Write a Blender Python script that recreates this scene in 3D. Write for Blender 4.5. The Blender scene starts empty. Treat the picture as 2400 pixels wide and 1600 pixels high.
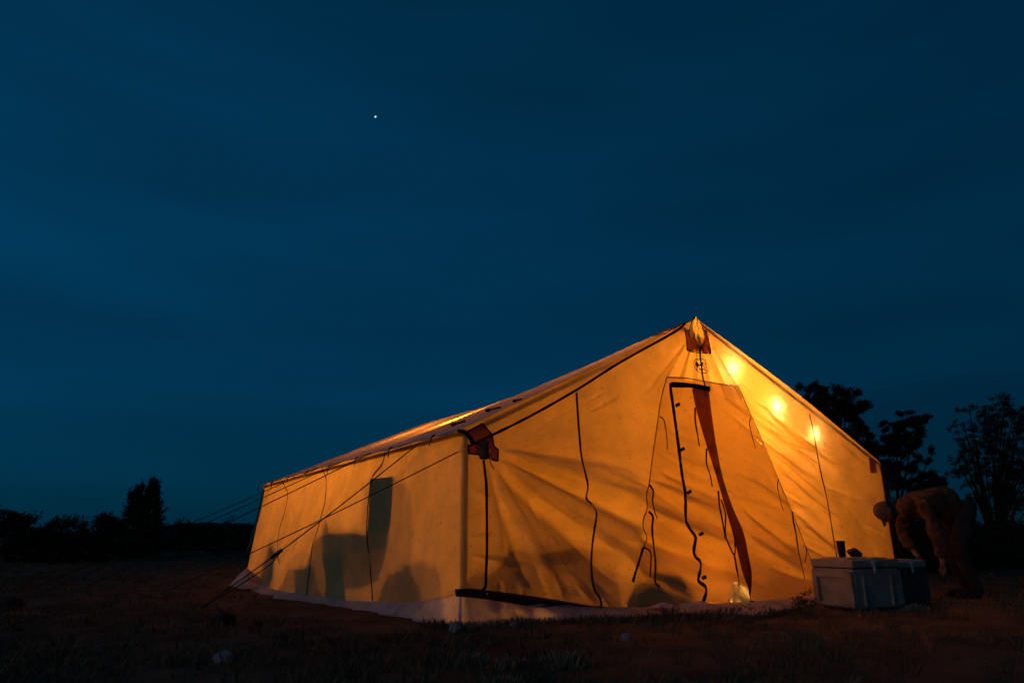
import bpy, bmesh, math, random
import numpy as np
from mathutils import Vector, Matrix, noise as mnoise

S = bpy.context.scene
COL = S.collection
rad = math.radians
random.seed(7)
RNG = np.random.default_rng(7)

# ------------------------------------------------------------------ camera, sky, dusk light, exposure
FPX, PITCH, YAW, ROLL = 1586.113, .277, .556, -.008
CAM = np.array([-2.573, -4.883, .659])
fw = np.array([math.sin(YAW)*math.cos(PITCH), math.cos(YAW)*math.cos(PITCH), math.sin(PITCH)])
rt = np.array([math.cos(YAW), -math.sin(YAW), 0.0])
up = np.cross(rt, fw)
CR = rt*math.cos(ROLL) + up*math.sin(ROLL)
CU = -rt*math.sin(ROLL) + up*math.cos(ROLL)
cd = bpy.data.cameras.new('camera')
cam = bpy.data.objects.new('camera', cd)
COL.objects.link(cam)
cd.sensor_width = 36.0
cd.lens = FPX/2400*36
cd.clip_start = .05
cd.clip_end = 6000
cam.matrix_world = Matrix([[CR[0], CU[0], -fw[0], CAM[0]], [CR[1], CU[1], -fw[1], CAM[1]],
                           [CR[2], CU[2], -fw[2], CAM[2]], [0, 0, 0, 1]])
S.camera = cam

SKY_STRENGTH = .058
w = bpy.data.worlds.new('World')
S.world = w
w.use_nodes = True
nt = w.node_tree
nt.nodes.clear()
N = nt.nodes.new
out = N('ShaderNodeOutputWorld')
bg = N('ShaderNodeBackground')
sky = N('ShaderNodeTexSky')
sky.sky_type = 'NISHITA'
sky.sun_disc = False
sky.sun_elevation = rad(12)
sky.sun_rotation = rad(262)
sky.ozone_density = 6
sky.dust_density = .3
tc = N('ShaderNodeTexCoord')
mp = N('ShaderNodeMapping')
mp.inputs['Scale'].default_value = (1.0, 1.0, 5.5)
nz = N('ShaderNodeTexNoise')
nz.inputs['Scale'].default_value = 1.6
nz.inputs['Detail'].default_value = 3
nz.inputs['Roughness'].default_value = .45
mr = N('ShaderNodeMapRange')
mr.inputs['From Min'].default_value = .3
mr.inputs['From Max'].default_value = .7
mr.inputs['To Min'].default_value = .80
mr.inputs['To Max'].default_value = 1.14
flat = N('ShaderNodeMix')
flat.data_type = 'RGBA'
flat.inputs['Factor'].default_value = .9
flat.inputs['B'].default_value = (.30, .56, 1.25, 1)
mul = N('ShaderNodeMix')
mul.data_type = 'RGBA'
mul.blend_type = 'MULTIPLY'
mul.inputs['Factor'].default_value = 1
mul.inputs['B'].default_value = (.03, 1.0, 1.12, 1)
mul2 = N('ShaderNodeMix')
mul2.data_type = 'RGBA'
mul2.blend_type = 'MULTIPLY'
mul2.inputs['Factor'].default_value = 1
L_ = nt.links.new
L_(tc.outputs['Generated'], mp.inputs['Vector'])
L_(mp.outputs['Vector'], nz.inputs['Vector'])
L_(nz.outputs['Fac'], mr.inputs['Value'])
L_(sky.outputs['Color'], flat.inputs['A'])
L_(flat.outputs['Result'], mul.inputs['A'])
L_(mul.outputs['Result'], mul2.inputs['A'])
L_(mr.outputs['Result'], mul2.inputs['B'])
sep = N('ShaderNodeSeparateXYZ'); L_(tc.outputs['Generated'], sep.inputs['Vector'])
elev = N('ShaderNodeValToRGB'); L_(sep.outputs['Z'], elev.inputs['Fac'])
er = elev.color_ramp; er.interpolation = 'EASE'
er.elements[0].position = 0; er.elements[0].color = (.50,)*3+(1,)
er.elements[1].position = 1; er.elements[1].color = (.80,)*3+(1,)
for p_, v_ in ((.10, .66), (.22, .92), (.36, 1.02), (.55, .93)):
    e_ = er.elements.new(p_); e_.color = (v_,)*3+(1,)
dot = N('ShaderNodeVectorMath'); dot.operation = 'DOT_PRODUCT'; dot.inputs[1].default_value = (-.86, .5, 0)
L_(tc.outputs['Generated'], dot.inputs[0])
az = N('ShaderNodeMapRange'); az.inputs['From Min'].default_value = -.6; az.inputs['From Max'].default_value = .7
az.inputs['To Min'].default_value = .60; az.inputs['To Max'].default_value = 1.05
L_(dot.outputs['Value'], az.inputs['Value'])
m3 = N('ShaderNodeMix'); m3.data_type = 'RGBA'; m3.blend_type = 'MULTIPLY'; m3.inputs['Factor'].default_value = 1
m4 = N('ShaderNodeMix'); m4.data_type = 'RGBA'; m4.blend_type = 'MULTIPLY'; m4.inputs['Factor'].default_value = 1
L_(mul2.outputs['Result'], m3.inputs['A']); L_(elev.outputs['Color'], m3.inputs['B'])
L_(m3.outputs['Result'], m4.inputs['A']); L_(az.outputs['Result'], m4.inputs['B'])
L_(m4.outputs['Result'], bg.inputs['Color'])
L_(bg.outputs['Background'], out.inputs['Surface'])
bg.inputs['Strength'].default_value = SKY_STRENGTH

sl = bpy.data.lights.new('afterglow_sun', 'SUN')
sl.energy = .14
sl.color = (1, .74, .74)
sl.angle = rad(25)
so = bpy.data.objects.new('afterglow_sun', sl)
COL.objects.link(so)
so.rotation_euler = Vector((.96, .05, -.22)).to_track_quat('-Z', 'Y').to_euler()

S.view_settings.view_transform = 'Standard'
S.view_settings.look = 'None'
S.view_settings.exposure = 0
S.view_settings.gamma = 1
S.view_settings.use_curve_mapping = False
S.render.engine = 'CYCLES'
cy = S.cycles
cy.use_denoising = True
cy.max_bounces = 8
cy.diffuse_bounces = 5
cy.transmission_bounces = 6
cy.transparent_max_bounces = 8
cy.sample_clamp_indirect = 6
cy.caustics_reflective = False
cy.caustics_refractive = False
cy.use_adaptive_sampling = False

# ------------------------------------------------------------------ helpers
def ray(px, py):
    return fw + CR*((px-1200)/FPX) - CU*((py-800)/FPX)
def ground(px, py, z=0.0):
    d = ray(px, py); t = (z-CAM[2])/d[2]
    return CAM + d*t
def front0(px, py, y=0.0):
    d = ray(px, py); t = (y-CAM[1])/d[1]
    return CAM + d*t
def left0(px, py, x=0.0):
    d = ray(px, py); t = (x-CAM[0])/d[0]
    return CAM + d*t
def at(px, py, depth):
    return CAM + ray(px, py)*depth

def link(name, verts, faces, mat=None, parent=None, smooth=False):
    me = bpy.data.meshes.new(name)
    me.from_pydata([tuple(map(float, v)) for v in verts], [], [tuple(map(int, f)) for f in faces])
    me.update()
    if smooth:
        me.polygons.foreach_set('use_smooth', [True]*len(me.polygons))
    o = bpy.data.objects.new(name, me)
    COL.objects.link(o)
    if mat:
        me.materials.append(mat)
    if parent is not None:
        o.parent = parent
        o.matrix_parent_inverse = Matrix.Translation(parent.location).inverted()
    return o
def link_bm(name, bm, mat=None, parent=None, smooth=False):
    bmesh.ops.recalc_face_normals(bm, faces=bm.faces)
    me = bpy.data.meshes.new(name)
    bm.to_mesh(me); bm.free()
    if smooth:
        me.polygons.foreach_set('use_smooth', [True]*len(me.polygons))
    o = bpy.data.objects.new(name, me)
    COL.objects.link(o)
    if mat:
        me.materials.append(mat)
    if parent is not None:
        o.parent = parent
        o.matrix_parent_inverse = Matrix.Translation(parent.location).inverted()
    return o
def tag(o, label=None, cat=None, group=None, kind=None):
    if label: o['label'] = label
    if cat: o['category'] = cat
    if group: o['group'] = group
    if kind: o['kind'] = kind
    return o
def empty(name, loc, label, cat, group=None):
    o = bpy.data.objects.new(name, None)
    COL.objects.link(o)
    o.location = tuple(map(float, loc))
    o.empty_display_size = .1
    return tag(o, label, cat, group)
def spline(pts, n):
    """n+1 points along a Catmull-Rom through pts, even in length"""
    P = np.array(pts, float)
    if len(P) == 2:
        t = np.linspace(0, 1, n+1)[:, None]
        return P[0]*(1-t)+P[1]*t
    Q = np.vstack([2*P[0]-P[1], P, 2*P[-1]-P[-2]])
    o = []
    for i in range(len(P)-1):
        p0, p1, p2, p3 = Q[i:i+4]
        for t in np.linspace(0, 1, 12, endpoint=False):
            o.append(.5*((2*p1)+(p2-p0)*t+(2*p0-5*p1+4*p2-p3)*t*t+(3*p1-p0-3*p2+p3)*t**3))
    o.append(P[-1])
    return resample(o, n)
def resample(pts, n):
    P = np.array(pts, float)
    s = np.concatenate([[0], np.cumsum(np.linalg.norm(np.diff(P, axis=0), axis=1))])
    q = np.linspace(0, s[-1], n+1)
    return np.stack([np.interp(q, s, P[:, k]) for k in range(P.shape[1])], 1)
def tube(pts, r, sides=6, r_end=None, cap=True):
    P = [Vector(map(float, p)) for p in pts]
    V, F = [], []
    n = len(P)
    ref = Vector((0, 0, 1))
    for i, p in enumerate(P):
        t = (P[min(i+1, n-1)]-P[max(i-1, 0)]).normalized()
        a = t.cross(ref)
        if a.length < 1e-3: a = t.cross(Vector((1, 0, 0)))
        a.normalize(); b = t.cross(a)
        rr = r if r_end is None else r+(r_end-r)*i/(n-1)
        for k in range(sides):
            an = 2*math.pi*k/sides
            V.append(p+a*(rr*math.cos(an))+b*(rr*math.sin(an)))
    for i in range(n-1):
        for k in range(sides):
            k2 = (k+1) % sides
            F.append((i*sides+k, i*sides+k2, (i+1)*sides+k2, (i+1)*sides+k))
    if cap:
        F.append(tuple(range(sides))[::-1]); F.append(tuple((n-1)*sides+k for k in range(sides)))
    return V, F
def join(parts):
    V, F = [], []
    for v, f in parts:
        b = len(V)
        V += list(v); F += [tuple(i+b for i in q) for q in f]
    return V, F
def box_bm(bm, sx, sy, sz, loc=(0, 0, 0), bev=0.0, rot=0.0, seg=2):
    m = Matrix.Translation(loc) @ Matrix.Rotation(rot, 4, 'Z') @ Matrix.Diagonal((sx, sy, sz, 1))
    r = bmesh.ops.create_cube(bm, size=1, matrix=m)
    if bev:
        es = list({e for v in r['verts'] for e in v.link_edges})
        bmesh.ops.bevel(bm, geom=es, offset=bev, segments=seg, affect='EDGES', profile=.6)

# ------------------------------------------------------------------ materials
def new_mat(name):
    m = bpy.data.materials.new(name); m.use_nodes = True
    m.node_tree.nodes.clear()
    return m, m.node_tree, m.node_tree.nodes.new, m.node_tree.links.new
def principled(name, c1, c2=None, scale=8, rough=.8, bump=.0, bscale=60, spec=.3, detail=4, metal=0):
    m, t, n, l = new_mat(name)
    o = n('ShaderNodeOutputMaterial'); p = n('ShaderNodeBsdfPrincipled')
    p.inputs['Roughness'].default_value = rough
    p.inputs['Specular IOR Level'].default_value = spec
    p.inputs['Metallic'].default_value = metal
    l(p.outputs['BSDF'], o.inputs['Surface'])
    tc = n('ShaderNodeTexCoord')
    nz = n('ShaderNodeTexNoise'); nz.inputs['Scale'].default_value = scale; nz.inputs['Detail'].default_value = detail
    l(tc.outputs['Object'], nz.inputs['Vector'])
    rp = n('ShaderNodeValToRGB')
    rp.color_ramp.elements[0].position = .32; rp.color_ramp.elements[1].position = .68
    rp.color_ramp.elements[0].color = (*c1, 1); rp.color_ramp.elements[1].color = (*(c2 or c1), 1)
    l(nz.outputs['Fac'], rp.inputs['Fac']); l(rp.outputs['Color'], p.inputs['Base Color'])
    if bump:
        n2 = n('ShaderNodeTexNoise'); n2.inputs['Scale'].default_value = bscale; n2.inputs['Detail'].default_value = 3
        l(tc.outputs['Object'], n2.inputs['Vector'])
        b = n('ShaderNodeBump'); b.inputs['Strength'].default_value = bump; b.inputs['Distance'].default_value = .02
        l(n2.outputs['Fac'], b.inputs['Height']); l(b.outputs['Normal'], p.inputs['Normal'])
    return m
def fabric(name, refl, trans, stain=.26, bump=.45, sscale=3.0):
    """woven cloth: part of the light is scattered back, part is scattered through"""
    m, t, n, l = new_mat(name)
    o = n('ShaderNodeOutputMaterial')
    tc = n('ShaderNodeTexCoord')
    nz = n('ShaderNodeTexNoise'); nz.inputs['Scale'].default_value = sscale; nz.inputs['Detail'].default_value = 6; nz.inputs['Roughness'].default_value = .62
    l(tc.outputs['Object'], nz.inputs['Vector'])
    mr = n('ShaderNodeMapRange'); mr.inputs['From Min'].default_value = .3; mr.inputs['From Max'].default_value = .62
    mr.inputs['To Min'].default_value = 1-stain; mr.inputs['To Max'].default_value = 1
    l(nz.outputs['Fac'], mr.inputs['Value'])
    # soiled specks
    vz = n('ShaderNodeTexNoise'); vz.inputs['Scale'].default_value = 22; vz.inputs['Detail'].default_value = 5
    l(tc.outputs['Object'], vz.inputs['Vector'])
    m2 = n('ShaderNodeMapRange'); m2.inputs['From Min'].default_value = .62; m2.inputs['From Max'].default_value = .74
    m2.inputs['To Min'].default_value = 1; m2.inputs['To Max'].default_value = .72
    l(vz.outputs['Fac'], m2.inputs['Value'])
    mm = n('ShaderNodeMath'); mm.operation = 'MULTIPLY'
    l(mr.outputs['Result'], mm.inputs[0]); l(m2.outputs['Result'], mm.inputs[1])
    def scaled(c):
        x = n('ShaderNodeMix'); x.data_type = 'RGBA'; x.blend_type = 'MULTIPLY'; x.inputs['Factor'].default_value = 1
        x.inputs['A'].default_value = (*c, 1)
        l(mm.outputs['Value'], x.inputs['B'])
        return x.outputs['Result']
    d = n('ShaderNodeBsdfDiffuse'); tr = n('ShaderNodeBsdfTranslucent')
    l(scaled(refl), d.inputs['Color']); l(scaled(trans), tr.inputs['Color'])
    ad = n('ShaderNodeAddShader')
    l(d.outputs['BSDF'], ad.inputs[0]); l(tr.outputs['BSDF'], ad.inputs[1])
    l(ad.outputs['Shader'], o.inputs['Surface'])
    n2 = n('ShaderNodeTexNoise'); n2.inputs['Scale'].default_value = 11; n2.inputs['Detail'].default_value = 5
    mpg = n('ShaderNodeMapping'); mpg.inputs['Scale'].default_value = (1, 1, 2.2)
    l(tc.outputs['Object'], mpg.inputs['Vector']); l(mpg.outputs['Vector'], n2.inputs['Vector'])
    b0 = n('ShaderNodeBump'); b0.inputs['Strength'].default_value = bump*.8; b0.inputs['Distance'].default_value = .004
    n3 = n('ShaderNodeTexNoise'); n3.inputs['Scale'].default_value = 55; n3.inputs['Detail'].default_value = 4
    l(tc.outputs['Object'], n3.inputs['Vector']); l(n3.outputs['Fac'], b0.inputs['Height'])
    b = n('ShaderNodeBump'); b.inputs['Strength'].default_value = bump; b.inputs['Distance'].default_value = .016
    l(n2.outputs['Fac'], b.inputs['Height']); l(b0.outputs['Normal'], b.inputs['Normal'])
    l(b.outputs['Normal'], d.inputs['Normal']); l(b.outputs['Normal'], tr.inputs['Normal'])
    return m
def emitter(name, c, s):
    m, t, n, l = new_mat(name)
    o = n('ShaderNodeOutputMaterial'); e = n('ShaderNodeEmission')
    e.inputs['Color'].default_value = (*c, 1); e.inputs['Strength'].default_value = s
    l(e.outputs['Emission'], o.inputs['Surface'])
    return m

BULB = (1, .55, .13)
BULB_WHITE = (1, .95, 1.3)
M_canvas = fabric('canvas', (.34, .29, .13), (.46, .206, .032))
M_hood = fabric('hood_canvas', (.30, .23, .10), (.78, .44, .08), stain=.35, sscale=9)
M_roof = fabric('roof_canvas', (.42, .37, .33), (.22, .10, .013), stain=.3)
M_flap = fabric('thin_canvas', (.14, .11, .06), (.90, .81, .55), stain=.1)
M_patch = fabric('brown_vinyl', (.16, .10, .07), (.22, .075, .02), stain=.25)
M_guard = fabric('brown_vinyl_strip', (.09, .045, .025), (.115, .040, .012), stain=.3, sscale=9)
M_skirt = fabric('skirt_canvas', (.42, .37, .34), (.62, .36, .15), stain=.35, sscale=5)
M_sheet = fabric('clear_plastic_sheet', (.12, .12, .1), (.88, .80, .55), stain=.1)
M_web = principled('black_webbing', (.012, .010, .010), (.02, .015, .012), rough=.9)
M_seam = fabric('seam_thread', (.03, .018, .012), (.055, .015, .003), stain=.1)
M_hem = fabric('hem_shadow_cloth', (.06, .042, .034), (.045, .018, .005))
M_rope = principled('guy_rope', (.02, .016, .014), (.035, .028, .022), rough=.95)
M_steel = principled('galvanised_pole', (.25, .25, .26), (.35, .35, .36), rough=.45, metal=.8)
M_ink = principled('emblem_ink', (.008, .006, .006), rough=.9)
M_dirt = principled('dry_dirt', (.085, .044, .025), (.19, .105, .06), scale=2.2, rough=1, bump=.6, bscale=30, spec=.05, detail=8)
M_straw = principled('dry_grass', (.08, .055, .028), (.20, .14, .075), scale=1.3, rough=1, spec=.05)
M_sage = principled('sage_leaf', (.20, .15, .08), (.38, .30, .18), scale=9, rough=1, spec=.05)
M_leaf = principled('dark_foliage', (.012, .018, .008), (.035, .045, .02), scale=2, rough=1, spec=.05)
M_bark = principled('bark', (.04, .028, .02), (.08, .06, .045), scale=12, rough=1, spec=.05)
M_hill = principled('far_hill', (.012, .02, .028), (.02, .03, .04), scale=.02, rough=1, spec=0)
M_rock = principled('pale_rock', (.16, .15, .14), (.38, .36, .34), scale=14, rough=.95, bump=.6, bscale=40, spec=.1)
M_rockd = principled('dark_rock', (.02, .016, .014), (.05, .04, .035), scale=14, rough=.95, bump=.6, bscale=40, spec=.1)
M_cool = principled('white_rotomoulded_plastic', (.25, .20, .145), (.40, .33, .25), scale=7, rough=.55, bump=.12, bscale=160)
M_cool2 = principled('grey_plastic', (.06, .054, .05), (.10, .09, .08), scale=7, rough=.6, bump=.12, bscale=160)
M_lid2 = principled('pale_plastic_lid', (.30, .28, .25), (.4, .37, .33), scale=7, rough=.6)
M_rub = principled('pale_rubber', (.55, .5, .42), rough=.6)
M_gap = principled('dark_gasket', (.015, .012, .01), rough=.9)
M_can = principled('black_tumbler', (.012, .012, .013), (.02, .02, .02), rough=.5)
M_gear = principled('dark_gear', (.05, .05, .055), (.09, .085, .08), rough=.8)
M_wood = principled('stake_wood', (.10, .07, .045), (.2, .14, .09), scale=20, rough=.9)
M_skin = principled('skin', (.16, .09, .062), (.21, .125, .09), scale=20, rough=.6)
M_jack = principled('brown_jacket', (.062, .030, .017), (.10, .05, .03), scale=10, rough=.95, bump=.9, bscale=9)
M_trous = principled('dark_trousers', (.03, .022, .02), (.045, .034, .03), scale=10, rough=.95, bump=.35, bscale=14)
M_cap = principled('brown_cap', (.10, .055, .035), (.14, .08, .05), scale=30, rough=.95)
M_boot = principled('boot_leather', (.02, .015, .012), (.03, .022, .018), rough=.7)
M_hair = principled('dark_hair', (.015, .01, .008), rough=.8)

# ------------------------------------------------------------------ ground
def ground_z(x, y):
    z = .030*math.sin(x*.9+1.3)*math.sin(y*.7+.4)
    z += .05*mnoise.noise((x*.55, y*.55, 3.1)) + .022*mnoise.noise((x*2.3, y*2.3, 7.7)) + .010*mnoise.noise((x*6.1, y*6.1, 1.7))
    f = min(1, max(0, (math.hypot(x-2, y-1)-40)/60))
    # flatter under the tent
    d = max(max(-.5-x, x-6.5), max(-1.2-y, y-8), 0)
    k = min(1, .28+d*.5)
    return z*k*(1-f) - .012
def build_ground():
    xs = np.concatenate([np.linspace(-900, -60, 12), np.linspace(-50, -9, 24), np.linspace(-8, 12, 220), np.linspace(13, 60, 26), np.linspace(75, 900, 12)])
    ys = np.concatenate([np.linspace(-300, -20, 6), np.linspace(-15, -6, 8), np.linspace(-5.6, 9, 170), np.linspace(9.5, 40, 50), np.linspace(45, 120, 16), np.linspace(150, 1200, 12)])
    V = [(x, y, ground_z(x, y)) for y in ys for x in xs]
    nx = len(xs)
    F = [(j*nx+i, j*nx+i+1, (j+1)*nx+i+1, (j+1)*nx+i) for j in range(len(ys)-1) for i in range(nx-1)]
    tag(link('ground', V, F, M_dirt, smooth=True), kind='structure')
build_ground()

def build_hills():
    V, F = [], []
    n = 220
    rows = [(0, 0), (.55, 10), (1, 26)]
    for j, (hf, back) in enumerate(rows):
        for i in range(n+1):
            an = rad(-62+150*i/n)      # heading from +y, to the right
            R = 1050+back*9
            h = 5+3*mnoise.noise((i*.055, 2.2, 0))+20*math.exp(-((an-rad(8.5))/rad(6))**2)+3*mnoise.noise((i*.5, 1.1, 0))
            V.append((CAM[0]+R*math.sin(an), CAM[1]+R*math.cos(an), -1+h*hf))
    for j in range(len(rows)-1):
        for i in range(n):
            a = j*(n+1)+i
            F.append((a, a+1, a+n+2, a+n+1))
    tag(link('hills', V, F, M_hill, smooth=True), kind='structure')
build_hills()

# ------------------------------------------------------------------ the tent
TW, TL, HE, HR = 5.888, 7.204, 1.5, 2.887
PX = TW/2-.124
def roof_z(x):
    x = np.asarray(x, float)
    l = HE+(HR-HE)*x/PX
    q = (TW-x)/(TW-PX)
    r = HE+(HR-HE)*q + .05*np.sin(np.pi*np.clip(q, 0, 1))
    return np.where(x < PX, l, r)
_bx, _bz = [], []
for p in [(1085, 1386), (1140, 1392), (1280, 1411), (1400, 1425), (1500, 1428), (1600, 1424), (1750, 1415), (1900, 1400), (2095, 1378)]:
    q = front0(*p); _bx.append(q[0]); _bz.append(q[2])
_bx[0] = 0; _bx[-1] = TW
_bz = np.maximum(_bz, .012)
def front_bottom(x): return np.interp(x, _bx, _bz)

# folds of the front wall: each a ridge line on the wall, found from the photograph
FOLDS = []
def fold(a, b, wd, amp, bow=0.0):
    A = front0(*a)[[0, 2]]; B = front0(*b)[[0, 2]]
    FOLDS.append((A, B, wd, amp, bow))
for a, b, wd, amp in [
        ((1168, 1060), (1530, 1180), .075, .030), ((1170, 1070), (1530, 1245), .070, -.030), ((1170, 1078), (1525, 1275), .075, .034),
        ((1160, 1085), (1520, 1345), .085, .030), ((1155, 1090), (1450, 1360), .10, -.022), ((1150, 1090), (1300, 1380), .07, .014),
        ((1145, 1090), (1230, 1370), .05, -.010), ((1172, 1055), (1500, 1130), .05, .012), ((1172, 1050), (1480, 1090), .04, -.008),
        ((1100, 1140), (1145, 1175), .03, .007), ((1090, 1215), (1145, 1190), .025, -.008), ((1090, 1260), (1150, 1258), .022, .008),
        ((1095, 1300), (1240, 1330), .025, .008), ((1240, 1150), (1270, 1230), .02, -.008),
        # through the door
        ((1500, 1180), (1735, 1290), .06, .026), ((1490, 1255), (1735, 1350), .06, -.026), ((1530, 1130), (1720, 1220), .04, .014),
        ((1545, 1060), (1700, 1120), .035, .009), ((1560, 1010), (1690, 1050), .03, -.007), ((1500, 1300), (1740, 1385), .055, .018),
        ((1540, 1100), (1710, 1180), .035, -.012), ((1480, 1340), (1640, 1400), .05, .014), ((1590, 1160), (1720, 1240), .03, .010),
        # right of the door
        ((1680, 920), (1915, 1100), .035, .012), ((1700, 960), (1930, 1130), .03, -.011), ((1720, 985), (1940, 1180), .03, .011),
        ((1720, 880), (1800, 960), .035, -.012), ((1800, 960), (1910, 1045), .035, -.013), ((1760, 930), (1960, 1110), .05, .016),
        ((1770, 1000), (1900, 1100), .022, -.007), ((1780, 1030), (1900, 1130), .02, .007), ((1760, 1010), (1850, 1110), .018, -.006),
        ((1830, 1110), (1960, 1230), .05, .015), ((1860, 1190), (1980, 1290), .045, -.015), ((1880, 1230), (1970, 1305), .04, .014),
        ((1950, 1160), (2060, 1300), .06, .014), ((1960, 1090), (2060, 1190), .06, -.010), ((1750, 1120), (1860, 1210), .05, .016),
        ((1740, 1190), (1870, 1290), .05, -.018), ((1750, 1260), (1880, 1350), .05, .018), ((1780, 1080), (1840, 1180), .03, -.009),
        ((1950, 1250), (2020, 1310), .03, -.012), ((1965, 1035), (2060, 1110), .04, .008)]:
    fold(a, b, wd, amp)
# gathers that hang from the peak
for dx, dy, amp in [(-135, 130, .006), (-100, 140, -.007), (-72, 150, .008), (-45, 160, -.009), (-22, 150, .008), (5, 160, -.008), (28, 150, .009),
                    (48, 150, -.010), (70, 150, .010), (95, 150, -.011), (120, 165, .012), (140, 160, -.010)]:
    fold((1636+dx*.22, 800), (1636+dx, 800+dy), .024, amp)
for i in range(210):
    px = random.uniform(1150, 2050); py = random.uniform(940, 1380)
    if px > 1640 and py < 745+(px-1632)*.80+60: continue
    if px < 1500 and py < 1010+(1085-px)*.46+60: continue
    if px < 1480:
        a = math.atan2(py-1060, px-1150)+random.uniform(-.12, .12)
    else:
        a = random.uniform(.28, .62)
    ln = random.uniform(40, 130)
    fold((px, py), (px+ln*math.cos(a), py+ln*math.sin(a)), random.uniform(.012, .03), random.uniform(-1, 1)*.006)

def disp_front(x, z):
    """how far the front wall stands out of its plane (negative y is outwards)"""
    x = np.asarray(x, float); z = np.asarray(z, float)
    d = np.zeros(np.broadcast(x, z).shape)
    for A, B, wd, amp, bow in FOLDS:
        u = B-A; ln = np.hypot(*u); u = u/ln
        s = ((x-A[0])*u[0]+(z-A[1])*u[1])/ln
        t = -(x-A[0])*u[1]+(z-A[1])*u[0]
        wid = wd*(.55+.75*np.clip(s, 0, 1))
        tp = np.clip(np.minimum(s, 1-s)/.22+.15, 0, 1); tp = tp*tp*(3-2*tp)
        d += 2.8*amp*tp*np.exp(-(t/wid)**2)
    d += .018*np.sin(x*2.1+.6)*np.sin(z*2.3+.4)
    e = np.clip(np.minimum(np.minimum(x, TW-x)/.22, (roof_z(x)-z)/.20), 0, 1)
    d *= e*e*(3-2*e)
    # the wall kicks out towards its hem
    k = np.clip(1-z/.55, 0, 1)
    hem = np.interp(x, [0, .8, 1.6, 2.6, 3.2, 4.5, TW], [0, .0, .05, .20, .24, .2, .02])
    return -d - hem*k*k
class Field:
    """a displacement sampled once on a grid, read back with bilinear interpolation"""
    def __init__(s, fn, a0, a1, na, b0, b1, nb):
        s.a0, s.b0 = a0, b0
        s.ka, s.kb = (na-1)/(a1-a0), (nb-1)/(b1-b0)
        s.na, s.nb = na, nb
        A, B = np.meshgrid(np.linspace(a0, a1, na), np.linspace(b0, b1, nb))
        s.g = fn(A, B).tolist()
    def __call__(s, a, b):
        u = min(max((a-s.a0)*s.ka, 0), s.na-1.001); v = min(max((b-s.b0)*s.kb, 0), s.nb-1.001)
        i, j = int(u), int(v); u -= i; v -= j
        g = s.g
        return (g[j][i]*(1-u)+g[j][i+1]*u)*(1-v)+(g[j+1][i]*(1-u)+g[j+1][i+1]*u)*v
FRONT = Field(disp_front, -.1, TW+.1, 520, -.05, HR+.05, 280)
def surf_front(px, py, off=0.0):
    q = front0(px, py)
    for _ in range(6):
        q = front0(px, py, FRONT(q[0], q[2])-off)
    return q

HOLE = [(1716, 1362), (1742, 1372), (1756, 1400), (1750, 1432), (1708, 1432), (1706, 1410)]
def in_poly(x, y, P):
    c = False; j = len(P)-1
    for i in range(len(P)):
        if (P[i][1] > y) != (P[j][1] > y) and x < (P[j][0]-P[i][0])*(y-P[i][1])/(P[j][1]-P[i][1])+P[i][0]:
            c = not c
        j = i
    return c
HOLE_XZ = [tuple(surf_front(*p)[[0, 2]]) for p in HOLE]

VENT_XZ = [tuple(surf_front(*p)[[0, 2]]) for p in [(1632, 752), (1642, 765), (1648, 785), (1648, 800), (1640, 808), (1628, 802), (1620, 790), (1622, 770)]]

tent = empty('wall_tent', (TW/2, TL/2, 0), 'large glowing canvas wall tent with a steep gable and zipped front door', 'tent')

def grid_obj(name, P, mat, parent, skip=None, smooth=True):
    nj, ni = P.shape[:2]
    F = []
    for j in range(nj-1):
        for i in range(ni-1):
            if skip is not None and skip(P[j, i], P[j+1, i+1]): continue
            F.append((j*ni+i, j*ni+i+1, (j+1)*ni+i+1, (j+1)*ni+i))
    return link(name, P.reshape(-1, 3), F, mat, parent, smooth)

def build_front():
    ni, nj = 330, 170
    xs = np.unique(np.concatenate([np.linspace(0, TW, ni), [PX]]))
    tv = np.linspace(0, 1, nj)[:, None]
    X = np.broadcast_to(xs, (nj, len(xs)))
    zb, zt = front_bottom(xs), roof_z(xs)
    Z = zb+(zt-zb)*tv
    Y = disp_front(X, Z)
    P = np.stack([X, Y, Z], -1)
    def skip(a, b):
        x, z = (a[0]+b[0])/2, (a[2]+b[2])/2
        return in_poly(x, z, HOLE_XZ) or in_poly(x, z, VENT_XZ)
    grid_obj('front_wall', P, M_canvas, tent, skip)
build_front()

# left wall: hem line and skirt line follow the ground line seen in the photograph
_gl = np.array([ground(*p)[:2] for p in [(1085, 1463), (1000, 1455), (920, 1441), (850, 1427), (760, 1413), (700, 1405), (650, 1396), (608, 1386)]])
_gy = np.concatenate([[0], _gl[1:, 1], [TL+.1]]); _gx = np.concatenate([[0], _gl[1:, 0], [-.30]])
o_ = np.argsort(_gy); _gy, _gx = _gy[o_], _gx[o_]
def skirt_x(y): return np.minimum(np.interp(y, _gy, _gx), -.01)
def hem_x(y): return np.minimum(skirt_x(y)+np.interp(y, [0, 1, 3, TL], [.02, .10, .10, .14]), 0)
def hem_z(y): return np.interp(y, [0, .25, .6, 1.2, 2.0, 4, TL], [_bz[0], .17, .11, .07, .03, .025, .03])
LF = []
def lfold(a, b, wd, amp):
    A = left0(*a)[[1, 2]]; B = left0(*b)[[1, 2]]
    LF.append((A, B, wd, amp))
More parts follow.
